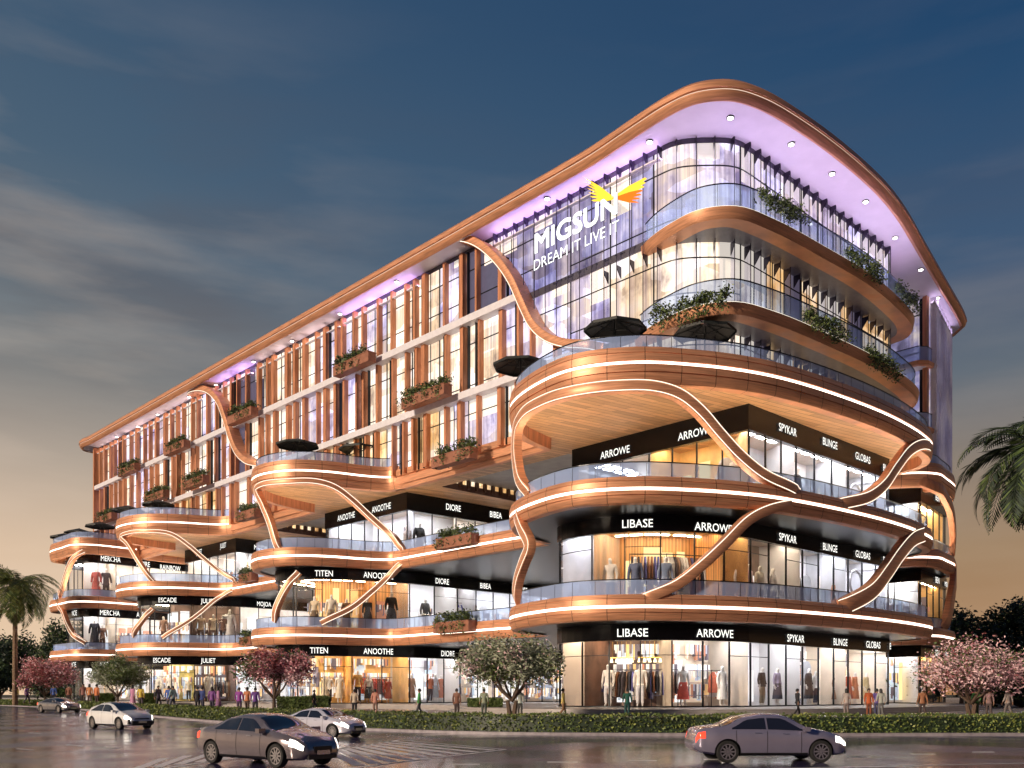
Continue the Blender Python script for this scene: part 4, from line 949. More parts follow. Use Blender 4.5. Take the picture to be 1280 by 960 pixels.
# ================================================================ PEOPLE
def skin_mesh(verts,edges,rad,root=0,sub=1,name='m'):
    me=bpy.data.meshes.new(name); me.from_pydata(verts,edges,[]); o=bpy.data.objects.new(name,me); COL.objects.link(o)
    md=o.modifiers.new('s','SKIN'); 
    sv=me.skin_vertices[0].data
    for i,r in enumerate(rad): sv[i].radius=r if isinstance(r,tuple) else (r,r); sv[i].use_root=(i==root)
    md.use_smooth_shade=True
    if sub: s=o.modifiers.new('b','SUBSURF'); s.levels=sub; s.render_levels=sub
    bpy.context.view_layer.update(); dg=bpy.context.evaluated_depsgraph_get()
    out=bpy.data.meshes.new_from_object(o.evaluated_get(dg)); bpy.data.objects.remove(o); bpy.data.meshes.remove(me); 
    return out
def figure(step=.0,armswing=.0,arm_out=0.0):
    """returns dict part->mesh ; faces -Y, stands on z=0, 1.72 m"""
    V=[];E=[];R=[]
    def v(p,r,par=None):
        V.append(p);R.append(r)
        if par is not None:E.append((par,len(V)-1))
        return len(V)-1
    pel=v((0,0,.95),(.13,.10)); sp=v((0,.0,1.15),(.12,.09),pel); chs=v((0,.01,1.36),(.145,.10),sp); nk=v((0,.01,1.47),(.055,.055),chs); hb=v((0,-.005,1.54),(.062,.07),nk); hm=v((0,-.005,1.62),(.078,.092),hb); ht=v((0,.005,1.685),(.06,.07),hm)
    nose=v((0,-.105,1.605),(.012,.012),hm)
    arms=[];legs=[]
    for s in(1,-1):
        sh=v((.17*s,.01,1.41),(.058,.058),chs); el=v(((.235+arm_out)*s,.03-armswing*s*.10,1.13),(.043,.043),sh); wr=v(((.25+arm_out*1.5)*s,-.03-armswing*s*.26,.90),(.028,.03),el); pm=v(((.25+arm_out*1.6)*s,-.05-armswing*s*.29,.83),(.022,.038),wr)
        arms.append((V[sh],V[el],V[wr]))
        b=Vector(V[pm])
        for k,(dy,l) in enumerate(((-.028,.070),(-.009,.082),(.010,.077),(.028,.062))):
            f1=v(tuple(b+Vector((0,dy,-.035))),(.009,.009),pm); f2=v(tuple(b+Vector((-.008*s,dy-.006,-.035-l*.5))),(.008,.008),f1); v(tuple(b+Vector((-.02*s,dy-.014,-.035-l))),(.007,.007),f2)
        th=v(tuple(b+Vector((-.012*s,-.05,.0))),(.010,.010),pm); v(tuple(b+Vector((-.02*s,-.065,-.045))),(.009,.009),th)
        st=step*s
        hp=v((.085*s,0,.88),(.085,.09),pel); kn=v((.095*s,-.03-st*.20-(.04 if st<0 else 0),.50),(.056,.058),hp); an=v((.095*s,.03-st*.42+(.06 if st<0 else 0),.10 if st>=0 else .15),(.038,.042),kn); v((.10*s,-.12-st*.42,.04 if st>=0 else .06),(.036,.028),an)
        legs.append((V[hp],V[kn],V[an]))
    body=skin_mesh(V,E,R,0,1)
    # jacket
    V2=[(0,0,.86),(0,0,.98),(0,0,1.16),(0,.01,1.36),(0,.01,1.455)];R2=[(.155,.115),(.155,.12),(.14,.11),(.17,.125),(.07,.07)];E2=[(0,1),(1,2),(2,3),(3,4)]
    for a in arms:
        i=len(V2); V2+=[(a[0][0]*1.02,a[0][1],a[0][2]),a[1],tuple(Vector(a[1]).lerp(Vector(a[2]),.9))]; R2+=[(.072,.07),(.056,.056),(.044,.044)]; E2+=[(3,i),(i,i+1),(i+1,i+2)]
    jac=skin_mesh(V2,E2,R2,1,1)
    V3=[(0,0,.97),(0,0,.88)];R3=[(.14,.11),(.14,.12)];E3=[(0,1)]
    for l in legs:
        i=len(V3); V3+=[(l[0][0],l[0][1],.80),l[1],(l[2][0],l[2][1],l[2][2]+.0)]; R3+=[(.095,.10),(.072,.074),(.06,.064)]; E3+=[(1,i),(i,i+1),(i+1,i+2)]
    tro=skin_mesh(V3,E3,R3,0,1)
    H=MB(); rows=[]
    for i in range(7):
        th=PI*.5*(1-i/6)*1.0; zz=1.60+.135*math.sin(th) if i<6 else 1.57; rr=.100*math.cos(th)+.002
        rows.append([(rr*math.cos(2*PI*j/12)*.9,.018+rr*1.08*math.sin(2*PI*j/12)*(1 if math.sin(2*PI*j/12)>0 else .92),zz+(.045 if (math.sin(2*PI*j/12)<-.3 and i>3) else 0)-(.03 if math.sin(2*PI*j/12)>.2 and i==6 else 0)) for j in range(12)])
    H.grid(rows,closed=True); hair=bpy.data.meshes.new('hair'); hair.from_pydata(H.v,[],H.f); hair.polygons.foreach_set('use_smooth',[True]*len(hair.polygons))
    # long hair variant
    Hh=MB(); rows2=rows+[[(p[0]*1.12,max(p[1],-.02)*1.1+.01,1.45) for p in rows[-1]]]; Hh.grid(rows2,closed=True); hl=bpy.data.meshes.new('long_hair'); hl.from_pydata(Hh.v,[],Hh.f); hl.polygons.foreach_set('use_smooth',[True]*len(hl.polygons))
    sk=MB(); rows=[]
    for zz,r in ((1.0,.15),(.9,.175),(.7,.20),(.45,.235),(.30,.25)): rows.append([(r*math.cos(2*PI*j/20)*(1+.05*(j%2)),r*.8*math.sin(2*PI*j/20)*(1+.05*(j%2)),zz) for j in range(20)])
    sk.grid(rows,closed=True); skirt=bpy.data.meshes.new('dress'); skirt.from_pydata(sk.v,[],sk.f); skirt.polygons.foreach_set('use_smooth',[True]*len(skirt.polygons))
    ey=MB()
    for s in(1,-1): ey.box((.03*s,-.092,1.625),(.018,.012,.010)); ey.box((.03*s,-.094,1.645),(.028,.01,.006))
    ey.box((0,-.09,1.575),(.035,.01,.008))
    eye=bpy.data.meshes.new('face'); eye.from_pydata(ey.v,[],ey.f)
    ear=None
    sh=MB()
    for l in legs: sh.tube([(l[2][0]*1.05,l[2][1]+.05,l[2][2]-.05),(l[2][0]*1.05,l[2][1]-.05,l[2][2]-.05),(l[2][0]*1.06,l[2][1]-.17,l[2][2]-.06)],[.045,.052,.04],8)
    shoe=bpy.data.meshes.new('shoes'); shoe.from_pydata(sh.v,[],sh.f); shoe.polygons.foreach_set('use_smooth',[True]*len(shoe.polygons))
    return dict(body=body,jacket=jac,trousers=tro,hair=hair,long_hair=hl,dress=skirt,face=eye,shoes=shoe)
POSES=[figure(0,.1),figure(.5,.5),figure(-.5,-.5)]
for P in POSES:
    for me in P.values():
        if not me.materials: me.materials.append(None)
skin=mat('skin',(.36,.20,.13),.55,0,.08); hairm=mat('hair_black',(.012,.010,.010),.5,0,.2); facem=mat('face_dark',(.06,.025,.02),.5,0,0)
def cloth(c): 
    n='cloth_%02x%02x%02x'%tuple(int(x*255) for x in c); return mat(n,c,.8,0,.15,(6,6,6))
def add(me,mt,par,name):
    o=bpy.data.objects.new(name,me); COL.objects.link(o); o.parent=par
    o.material_slots[0].link='OBJECT'; o.material_slots[0].material=mt; return o
def person(x,y,z,pose,rz,top,bot,label,dress=False,long=False,hair=hairm,scale=1.0,skinm=None,cat='person',name='person',group='people on the forecourt',mann=False,both=True):
    P=POSES[pose]; b=bpy.data.objects.new(name,P['body']); COL.objects.link(b); b.location=(x,y,z); b.rotation_euler=(0,0,rz); b.scale=(scale,)*3
    b.material_slots[0].link='OBJECT'; b.material_slots[0].material=skinm or skin
    tag(b,label,cat,group)
    if top: add(P['jacket'],cloth(top),b,'jacket')
    if dress: add(P['dress'],cloth(bot),b,'skirt')
    elif bot: add(P['trousers'],cloth(bot),b,'trousers')
    if not mann:
        add(P['long_hair' if long else 'hair'],hair,b,'hair'); add(P['face'],facem,b,'face'); add(P['shoes'],cloth((.02,.02,.02)),b,'shoes')
    return b
PEO=[ # px, head py, top, bottom, turn(deg: 0 faces camera,180 away), pose, dress/long, label
(20,853,(.55,.42,.10),(.05,.05,.08),180,0,0,'person in a yellow top beside the palm trunk at far left'),
(34,855,(.20,.08,.30),(.04,.04,.06),90,1,0,'person in purple walking past the far left blossom tree'),
(67,856,(.05,.10,.35),(.03,.03,.05),200,1,0,'person in a dark blue coat under the far left blossom tree'),
(86,857,(.22,.09,.06),(.05,.03,.03),180,0,0,'person in a brown jacket by the leftmost shop windows'),
(104,858,(.30,.14,.12),(.05,.04,.04),30,1,0,'person in dull red, left of a pair in orange near the leftmost shops'),
(112,858,(.60,.25,.10),(.08,.05,.05),180,0,1,'long-haired person in orange, left one of a pair near the leftmost shops'),
(121,859,(.62,.20,.08),(.06,.04,.04),160,0,0,'person in bright orange, right one of a pair near the leftmost shops'),
(166,860,(.50,.22,.36),(.50,.24,.38),150,1,3,'person in a pink dress right of the small grey-green tree'),
(176,860,(.65,.48,.08),(.10,.08,.10),180,0,1,'person in a yellow top beside the one in pink'),
(198,861,(.06,.05,.08),(.03,.03,.04),60,1,0,'person in dark clothes between the yellow and the blue tops at left'),
(211,862,(.06,.12,.42),(.08,.08,.12),180,0,0,'person in a bright blue top seen from behind at left'),
(216,862,(.30,.42,.42),(.08,.08,.12),-120,1,0,'person in pale teal half hidden by the one in bright blue'),
(247,862,(.015,.015,.02),(.02,.02,.03),180,0,0,'person in a black top left of one in navy'),
(253,862,(.03,.05,.20),(.03,.03,.06),160,1,0,'person in navy right beside one in black'),
(265,863,(.22,.08,.30),(.05,.04,.08),180,1,1,'long-haired person in purple in front of the lattice-walled shop'),
(273,863,(.42,.20,.38),(.22,.10,.22),120,0,3,'person in a mauve skirt right of the one in purple'),
(299,864,(.30,.06,.34),(.10,.05,.12),180,0,0,'person in magenta left of the red-pink blossom tree'),
(309,864,(.55,.20,.10),(.10,.06,.05),180,1,0,'person in rust orange under the red-pink blossom tree'),
(319,864,(.18,.08,.34),(.06,.05,.08),200,1,0,'person in violet under the red-pink blossom tree'),
(393,866,(.012,.014,.018),(.012,.014,.018),90,1,0,'person in a black suit before the low hedge bed'),
(443,866,(.55,.46,.36),(.02,.02,.03),180,0,0,'person in a beige top and dark trousers seen from behind'),
(469,868,(.52,.24,.18),(.25,.15,.12),180,0,0,'person in salmon right of the one in beige'),
(524,866,(.06,.30,.08),(.10,.10,.12),-80,1,0,'person in a green top by the ramp'),
(571,868,(.20,.09,.06),(.06,.04,.04),160,0,0,'person in a brown coat left of the middle tree'),
(605,867,(.26,.30,.22),(.08,.10,.09),180,0,0,'person in grey-green under the middle tree'),
(650,868,(.55,.62,.58),(.06,.06,.06),180,0,1,'person in a pale top right of the middle tree trunk'),
(704,867,(.58,.46,.14),(.22,.12,.06),100,1,0,'person in a mustard top at the right edge of the middle tree'),
(784,868,(.012,.09,.07),(.012,.06,.06),180,0,0,'person in dark green standing below the white coat on display'),
(997,866,(.012,.014,.02),(.012,.014,.02),100,1,0,'person in black walking below the pale window with two outfits'),
(1058,867,(.42,.36,.34),(.20,.16,.16),180,0,1,'person in a grey-beige top left of the rust jacket'),
(1086,867,(.45,.10,.03),(.20,.06,.03),0,0,0,'person in a rust jacket facing the road'),
(1096,866,(.12,.08,.30),(.05,.05,.12),180,0,0,'person in dark purple behind the rust jacket and the grey top'),
(1101,867,(.36,.38,.34),(.14,.14,.14),180,0,1,'person in grey right of the rust jacket'),
(1153,866,(.28,.12,.06),(.06,.04,.04),180,1,0,'person in a brown jacket alone near the plinth end'),
(1220,868,(.08,.26,.08),(.06,.10,.06),180,0,0,'person in green behind the right blossom trunk'),
(1236,867,(.22,.14,.14),(.08,.06,.06),160,1,0,'person in dull brown right of the right blossom trunk'),
(1260,867,(.42,.36,.34),(.16,.14,.14),200,1,0,'person in beige at the right edge of the forecourt')]
rnd=random.Random(12)
for i,(px,py,tc,bc,ang,pose,fl,lb) in enumerate(PEO):
    if px>330: Y=62+rnd.uniform(-1.5,1.5) if px>480 else (68 if px>420 else 80)
    else: Y={0:150}.get(0) if px<130 else (112+ (300-px)*.08 if px<240 else 98)
    if px<330: 
        # just behind the hedge line
        for yy in range(60,220):
            X=(px-CX)/F*yy; d=edge.hit(px); ye=edge.at(d)[0].y; 
            Y=min(150,ye+8+rnd.uniform(0,3)); break
    X=(px-CX)/F*Y
    sc=1.0 if px>330 else 1.0+min(.55,(Y-62)/120)
    person(X,Y,.5,pose,math.radians(ang),tc,bc,lb,dress=bool(fl&2),long=bool(fl&1),scale=sc*1.13)
# ---------------------------------------------------------------- shop mannequins and racks
whitep=mat('mannequin_plaster',(.75,.72,.68),.4,0,.03)
def inside(p,px,o,zf):
    d=p.hit(px); q,n,_=p.at(d); q=q-n*o; return q,math.atan2(n.x,-n.y)
MAN=[ (gA01,0,752,'white coat over pale trousers','in the dark ground floor window',(.80,.74,.68),(.70,.68,.70),0,2.15),
(gA01,0,799,'long white coat','beside the post of the ground floor window',(.82,.78,.74),(.72,.72,.76),0,2.15),
(gA01,0,863,'white blouse and red skirt','in the ground floor window',(.80,.78,.76),(.62,.10,.07),1,2.1),
(gA01,0,919,'white dress','in the beige ground floor window',(.80,.78,.74),(.76,.74,.70),1,2.1),
(gA01,0,971,'black top with beige dungarees','left in the pale ground floor window',(.02,.02,.03),(.35,.28,.20),0,2.1),
(gA01,0,990,'lilac jacket and dark skirt','right in the pale ground floor window',(.35,.30,.42),(.06,.06,.09),1,2.1),
(gA01,0,1029,'black dress','in front of the arch display at ground floor',(.02,.02,.03),(.02,.02,.03),1,2.15),
(gA01,0,1037,'white top and navy trousers','beside the black dress at ground floor',(.70,.68,.66),(.03,.04,.10),0,2.0),
(gA01,0,1062,'brown dress','right of the arch display at ground floor',(.30,.16,.10),(.28,.15,.09),1,1.9),
(gA01,0,1078,'red dress','in the narrow ground floor pane',(.60,.14,.08),(.62,.16,.10),1,2.0),
(gA01,0,1086,'orange dress','beside the red one in the narrow pane',(.62,.22,.10),(.62,.24,.12),1,2.0),
(gA01,0,1100,'pale gold outfit','near the corner of the right shops',(.60,.48,.26),(.60,.50,.30),1,2.0),
(gA01,1,755,'pale top','left in the wood-lined first floor shop',(.60,.55,.50),(.10,.10,.12),0,1.9),
(gA01,1,791,'dark blue top','middle of the wood-lined first floor shop',(.10,.12,.20),(.06,.06,.08),0,1.9),
(gA01,1,838,'blue-grey top','right in the wood-lined first floor shop',(.16,.20,.30),(.06,.06,.08),0,1.9),
(gA01,1,943,'white dress','leftmost of the group in the dark-framed first floor window',(.75,.72,.74),(.70,.66,.70),1,1.9),
(gA01,1,954,'pink dress','second of the group in the dark-framed first floor window',(.66,.45,.48),(.66,.48,.50),1,1.9),
(gA01,1,968,'cream outfit','third of the group in the dark-framed first floor window',(.70,.64,.55),(.66,.60,.50),0,1.9),
(gA01,1,984,'white blouse','rightmost of the group in the dark-framed first floor window',(.76,.74,.72),(.55,.50,.52),0,1.9),
(gA01,1,1014,'black gown','in the arched poster window on first floor',(.03,.03,.04),(.03,.03,.05),1,2.0),
(gA01,1,1062,'rust gown','right part of first floor',(.45,.20,.12),(.45,.22,.14),1,1.9),
(gA2,2,1014,'black gown','in the arched poster window on second floor',(.04,.04,.06),(.04,.04,.06),1,2.1),
(gA2,2,1068,'grey suit','near the right end of the second floor',(.22,.24,.30),(.16,.18,.24),0,2.0),
(gA2,2,908,'white dress','behind the second floor railing near the ribbon',(.78,.76,.76),(.75,.73,.74),1,2.0),
(gB01,0,405,'pale skirt outfit','in the gold-lit middle shop, leftmost',(.62,.52,.38),(.60,.50,.36),1,2.0),
(gB01,0,411,'white top','left part of the gold-lit middle shop',(.75,.70,.62),(.06,.05,.05),0,2.0),
(gB01,0,427,'white and cream outfit','centre of the gold-lit middle shop',(.78,.72,.62),(.70,.62,.48),1,2.1),
(gB01,0,452,'gold gown','tall figure near the post of the gold-lit middle shop',(.55,.35,.12),(.05,.04,.04),0,2.35),
(gB01,0,466,'black skirt and pale top','right of the gold gown',(.72,.66,.60),(.03,.03,.03),1,2.0),
(gB01,0,492,'red outfit','right part of the gold-lit middle shop',(.45,.08,.04),(.40,.08,.04),1,1.8),
(gB01,0,524,'brown gown','in the grey curtained pane',(.40,.22,.12),(.38,.20,.12),1,2.1),
(gB01,0,547,'orange jacket','left of the trio in the white pane',(.62,.20,.10),(.10,.08,.10),0,2.1),
(gB01,0,553,'silver skirt','middle of the trio in the white pane',(.70,.70,.74),(.45,.48,.52),1,2.2),
(gB01,0,560,'coral coat','right of the trio in the white pane',(.64,.26,.16),(.60,.24,.16),1,2.1),
(gB01,1,388,'feathered pale outfit','leftmost in the amber first floor shop',(.66,.55,.40),(.15,.10,.06),1,1.9),
(gB01,1,415,'white feathered outfit','second in the amber first floor shop',(.76,.70,.60),(.55,.45,.32),1,2.0),
(gB01,1,437,'brown outfit','third in the amber first floor shop',(.22,.12,.06),(.18,.10,.05),1,1.8),
(gB01,1,465,'black dress','by the ribbon in the amber first floor shop',(.03,.03,.03),(.03,.03,.03),1,1.9),
(gB01,1,496,'black gown with hat','rightmost in the amber first floor shop',(.02,.02,.02),(.02,.02,.02),1,2.3),
(gB01,1,541,'black and white sweater','in the white first floor pane',(.10,.10,.10),(.03,.03,.03),0,2.1),
(gB01,1,580,'white shirt','left of two in the dark first floor shop',(.76,.74,.70),(.30,.26,.22),1,2.0),
(gB01,1,604,'cream coat','right of two in the dark first floor shop',(.66,.60,.50),(.50,.42,.32),0,2.0),
(gB2,2,497,'grey dress','near the corner of the second floor middle shops',(.45,.42,.42),(.42,.40,.40),1,2.0),
(gB2,2,533,'black suit','just right of the corner on the second floor middle shops',(.03,.03,.03),(.03,.03,.03),0,2.2),
(gB2,2,556,'bronze gown','under the black fascia lettering on the second floor middle shops',(.30,.18,.10),(.20,.12,.08),1,2.0),
(gC01,0,188,'white top','in the lattice-walled shop under the left lobe, left',(.78,.76,.70),(.20,.18,.18),0,2.3),
(gC01,0,208,'white jacket','in the lattice-walled shop under the left lobe, middle',(.80,.78,.74),(.12,.12,.12),0,2.5),
(gC01,0,235,'cream blouse and black trousers','in the lattice-walled shop, right of the middle one',(.72,.68,.58),(.03,.03,.03),0,2.0),
(gC01,0,263,'white ruffled dress','in the pane right of the lattice wall',(.82,.80,.78),(.80,.78,.76),1,2.6),
(gC01,1,252,'tan coat','leftmost in the first floor left lobe shop',(.50,.38,.26),(.30,.22,.16),0,2.2),
(gC01,1,268,'beige coat','second in the first floor left lobe shop',(.58,.48,.36),(.40,.30,.22),0,2.2),
(gC01,1,281,'dark brown coat','third in the first floor left lobe shop',(.22,.12,.10),(.12,.08,.08),0,2.2),
(gC01,1,290,'white gown','rightmost in the first floor left lobe shop',(.82,.80,.80),(.80,.78,.78),1,2.6),
(gC01,1,198,'brown jacket','far left in the first floor left lobe shop',(.30,.18,.12),(.2,.12,.1),0,2.0),
(gD,2,115,'wine red dress','on the second floor of the far left lobe',(.35,.08,.07),(.3,.07,.06),1,2.3),
(gD,2,135,'dark coat','near the middle post of the far left lobe, second floor',(.06,.04,.04),(.05,.04,.04),0,2.3),
(gD,1,117,'black gown','on the first floor of the far left lobe, left',(.03,.03,.04),(.03,.03,.04),1,2.6),
(gD,1,131,'brown suit','on the first floor of the far left lobe, right',(.20,.10,.06),(.15,.08,.05),0,2.2)]
for p,lv,px,what,where,tc,bc,dr,sc in MAN:
    q,rz=inside(p,px,1.5,0); 
    sc*=(1.0,1.32,1.5)[lv]
    person(q.x,q.y,Z[lv][0]+.03,0,rz,tc,bc,'mannequin in %s, %s'%(what,where),dress=bool(dr),scale=sc,skinm=whitep,cat='mannequin',name='mannequin',group='mannequins in the shop windows',mann=True)
def rack(p,lv,px,label,seed,cols):
    rnd=random.Random(seed); q,rz=inside(p,px,2.9,0); t=thing('clothes_rack',label,'clothes rack',(q.x,q.y,Z[lv][0]+.02),'clothes racks in the shops',rz); t.scale=(1,1,(1.0,1.45,1.6)[lv])
    m=MB(); W_=1.9
    m.tube([(-W_,0,0),(-W_,0,3.2),(W_,0,3.2),(W_,0,0)],.04,6); m.build('frame',mullion,t)
    n=13
    for i in range(n):
        x=-W_+.2+(2*W_-.4)*i/(n-1); g=MB(); h=rnd.uniform(1.6,2.4); w=.38
        g.grid([[(x+a*.10,-w*.25,3.05),(x+a*.10,w*.25,3.05)] if k==0 else [(x+a*.10,-w*(.9+.1*k),3.0-k*h/4),(x+a*.10,w*(.9+.1*k),3.0-k*h/4)] for a in(1,) for k in range(5)])
        g.grid([[(x-.05,-w*(.25 if k==0 else .9+.1*k),3.05-k*h/4),(x-.05,w*(.25 if k==0 else .9+.1*k),3.05-k*h/4)] for k in range(5)])
        g.grid([[(x-.05,-w*(.25 if k==0 else .9+.1*k),3.05-k*h/4),(x+.1,-w*(.25 if k==0 else .9+.1*k),3.05-k*h/4)] for k in range(5)])
        g.build('garment',cloth(rnd.choice(cols)),t)
DK=[(.05,.04,.05),(.25,.10,.05),(.70,.68,.66),(.10,.10,.30),(.30,.18,.12),(.02,.02,.03),(.4,.38,.36)]
rack(gA01,0,735,'full clothes rack at the left end of the ground floor window',1,DK); rack(gA01,0,777,'full clothes rack between the two white coats',2,DK); rack(gA01,0,828,'full clothes rack left of the red skirt',3,DK)
rack(gA01,0,940,'rack of bright garments by the corner post',4,[(.6,.15,.08),(.7,.7,.7),(.08,.08,.1)]); rack(gA01,1,822,'rack behind the first floor wood-lined window',5,DK); rack(gA01,1,880,'rack at the right end of the wood-lined first floor shop',6,DK)
rack(gB01,0,480,'rack of red garments in the gold-lit middle shop',7,[(.45,.06,.03),(.5,.2,.05),(.15,.05,.03)]); rack(gB01,1,590,'rack in the dark first floor middle shop',8,DK); rack(gC01,0,275,'rack beside the white ruffled dress',9,DK)
# chandeliers in the big ground floor window
for px,lb in ((769,'brass chandelier above the left clothes rack of the big window'),(818,'brass chandelier above the right clothes rack of the big window')):
    q,rz=inside(gA01,px,2.2,0); t=thing('chandelier',lb,'chandelier',(q.x,q.y,5.1),'chandeliers in the big window',rz)
    m=MB(); 
    for i in range(5): m.tube([(-.8+.4*i,0,1.5),(-.8+.4*i,0,.1)],.02,4)
    m.tube([(-1,0,.1),(1,0,.1)],.05,6); m.build('frame',mat('brass',(.6,.38,.12),.3,.8,.1),t)
    m=MB()
    for i in range(5): m.tube([(-.9+.45*i,0,.05),(-.9+.45*i,0,-.3)],[.07,.16],8)
    m.build('lamp_shade',emis('chandelier_glow',(1,.8,.5),3),t)
# ================================================================ CARS
def lerp_tab(tab,x):
    if x<=tab[0][0]: return tab[0][1]
    for (a,b),(c,d) in zip(tab,tab[1:]):
        if x<=c:
            k=(x-a)/(c-a); k=k*k*(3-2*k)*.5+k*.5; return b+(d-b)*k
    return tab[-1][1]
SEDAN=dict(zt=[(-2.3,.70),(-2.24,.95),(-2.1,1.03),(-1.75,1.06),(-1.5,1.10),(-.85,1.35),(-.3,1.43),(.2,1.42),(.45,1.37),(1.15,1.02),(1.6,.93),(2.0,.83),(2.2,.70),(2.3,.52)],
 zb=[(-2.3,.62),(-2.2,.88),(-1.7,.97),(-.5,.94),(.5,.91),(1.15,.90),(1.6,.84),(2.0,.74),(2.2,.60),(2.3,.46)],
 w=[(-2.3,.62),(-2.15,.78),(-1.7,.88),(-.6,.91),(.8,.91),(1.5,.89),(1.95,.80),(2.2,.66),(2.3,.50)],
 zr=[(-2.3,.40),(-2.1,.28),(-1.5,.20),(1.6,.20),(2.1,.22),(2.3,.34)],wsf=(.47,1.14),wsr=(-1.52,-.88),side=(-1.25,.92),cab=.70)
HATCH=dict(SEDAN); HATCH.update(zt=[(-2.2,.75),(-2.12,1.05),(-1.8,1.20),(-1.3,1.34),(-.6,1.46),(0,1.48),(.35,1.42),(1.35,1.02),(1.7,.92),(2.0,.82),(2.2,.68),(2.3,.50)],wsf=(.4,1.33),wsr=(-2.08,-1.3),side=(-1.55,1.0),cab=.72)
SPORT=dict(SEDAN); SPORT.update(zt=[(-2.3,.68),(-2.2,.93),(-1.7,.99),(-.9,1.20),(-.2,1.30),(.2,1.28),(.4,1.22),(1.15,.94),(1.6,.86),(2.0,.77),(2.2,.64),(2.3,.48)],zb=[(-2.3,.60),(-2.2,.86),(-1.7,.90),(-.5,.86),(.5,.84),(1.15,.83),(1.6,.78),(2.0,.68),(2.2,.56),(2.3,.44)])
glass_car=mat('car_glass',(.012,.014,.025),.04,0,0,spec=.9,coat=.6); tyre_m=mat('tyre',(.015,.015,.016),.8,0,.1); rim_m=mat('alloy_rim',(.62,.60,.62),.25,.9,.05); blackpl=mat('black_trim',(.012,.012,.014),.4,0,.1); 
hl_m=mat('headlamp',(.75,.78,.8),.08,.3,0,emit=(1,.93,.8),es=3.5); tl_m=mat('tail_lamp',(.45,.02,.015),.15,0,0,emit=(1,.05,.02),es=2.2)
def make_car(S,paint,label,loc,rz,scale=1.0,roofmat=None,grille='bar'):
    def sec(x):
        zt=lerp_tab(S['zt'],x); zb=lerp_tab(S['zb'],x); w=lerp_tab(S['w'],x); zr=lerp_tab(S['zr'],x)
        hgt=max(0,min(1,(zt-zb)/.42)); wr=w*(.86-(.86-S['cab'])*hgt)
        p=[(w*.80,zr),(w*.96,zr+.06),(w*.995,zr+(zb-zr)*.35),(w,zr+(zb-zr)*.62),(w*.985,zb-.09),(w*.955,zb),(wr+ (w*.955-wr)*.08,zb+(zt-zb)*.82),(wr*.90,zt-.03*1),(wr*.5,zt+.012),(0,zt+.02)]
        return p
    SP=[0,1,2,3,4,5,6,7,8,9]
    def P(x,s,o=0):
        def raw(x,s):
            p=sec(x); i=min(8,int(s)); k=s-i; a,b=p[i],p[i+1]; return Vector((x,a[0]+(b[0]-a[0])*k,a[1]+(b[1]-a[1])*k))
        q=raw(x,s)
        if o:
            e=.02; dx=raw(min(2.29,x+e),s)-raw(max(-2.29,x-e),s); ds=raw(x,min(9,s+e))-raw(x,max(0,s-e)); n=dx.cross(ds); n=n.normalized() if n.length else Vector((0,1,0))
            if n.y<-.2 or n.z<-.3: n=-n
            if n.z<0 and abs(n.y)<.3: n=-n
            q=q+n*o
        return q
    t=thing('car',label,'car',loc,'cars on the road',rz); t.scale=(scale,)*3
    x0=S['zt'][0][0]; x1=2.3; N=56; xs=[x0+(x1-x0)*i/N for i in range(N+1)]
    m=MB(); rows=[]
    for x in xs:
        r=[P(x,s) for s in SP]; full=[Vector((q.x,q.y,q.z)) for q in r]+[Vector((q.x,-q.y,q.z)) for q in r[-2::-1]]; rows.append(full)
    n=len(rows[0]); m.grid([r for r in rows],closed=True); m.poly(rows[0][::-1]); m.poly(rows[-1])
    b=m.build('body',[paint,blackpl],t,smooth=True)
    # wheel arches cut out
    bm=bmesh.new(); 
    for wx in(-1.38,1.40):
        for s in(1,-1):
            mt=Matrix.Translation((wx,s*.86,.33))@Matrix.Rotation(PI/2,4,'X'); r=bmesh.ops.create_cone(bm,cap_ends=True,segments=28,radius1=.385,radius2=.385,depth=.56,matrix=mt)
    cm=bpy.data.meshes.new('cut'); bm.to_mesh(cm); bm.free(); cm.materials.append(paint); cm.materials.append(blackpl); cm.polygons.foreach_set('material_index',[1]*len(cm.polygons))
    co=bpy.data.objects.new('cut',cm); COL.objects.link(co); co.parent=t
    bm=bmesh.new(); bm.from_mesh(b.data); bmesh.ops.recalc_face_normals(bm,faces=bm.faces); bm.to_mesh(b.data); bm.free()
    md=b.modifiers.new('b','BOOLEAN'); md.object=co; md.operation='DIFFERENCE'; md.solver='EXACT'
    bpy.context.view_layer.update(); dg=bpy.context.evaluated_depsgraph_get(); nm=bpy.data.meshes.new_from_object(b.evaluated_get(dg)); b.modifiers.clear(); b.data=nm; bpy.data.objects.remove(co)
    try: nm.set_sharp_from_angle(angle=math.radians(38))
    except Exception: pass
    def patch(name,mt,xa,xb,sa,sb,o=.008,nx=8,ns=4,mir=(1,),par=t,tf=None):
        for s_ in mir:
            g=MB(); rr=[]
            for i in range(nx+1):
                x=xa+(xb-xa)*i/nx; a,c=(sa,sb) if tf is None else tf(i/nx,sa,sb); rr.append([Vector((q.x,q.y*s_,q.z)) for q in (P(x,a+(c-a)*j/ns,o) for j in range(ns+1))])
            g.grid(rr); ob=g.build(name,mt,par,smooth=True)
        return ob
    def both(name,mt,xa,xb,sa,o=.008,nx=10):
        g=MB(); rr=[]
        for i in range(nx+1):
            x=xa+(xb-xa)*i/nx; h=[P(x,sa+(9-sa)*j/6,o) for j in range(7)]; rr.append(h+[Vector((q.x,-q.y,q.z)) for q in h[-2::-1]])
        g.grid(rr); return g.build(name,mt,t,smooth=True)
    a,c=S['wsf']; both('windshield',glass_car,a,c,6.6); a,c=S['wsr']; both('rear_window',glass_car,a,c,6.7)
    if roofmat: both('roof_panel',roofmat,S['wsr'][1],S['wsf'][0],6.7,.006)
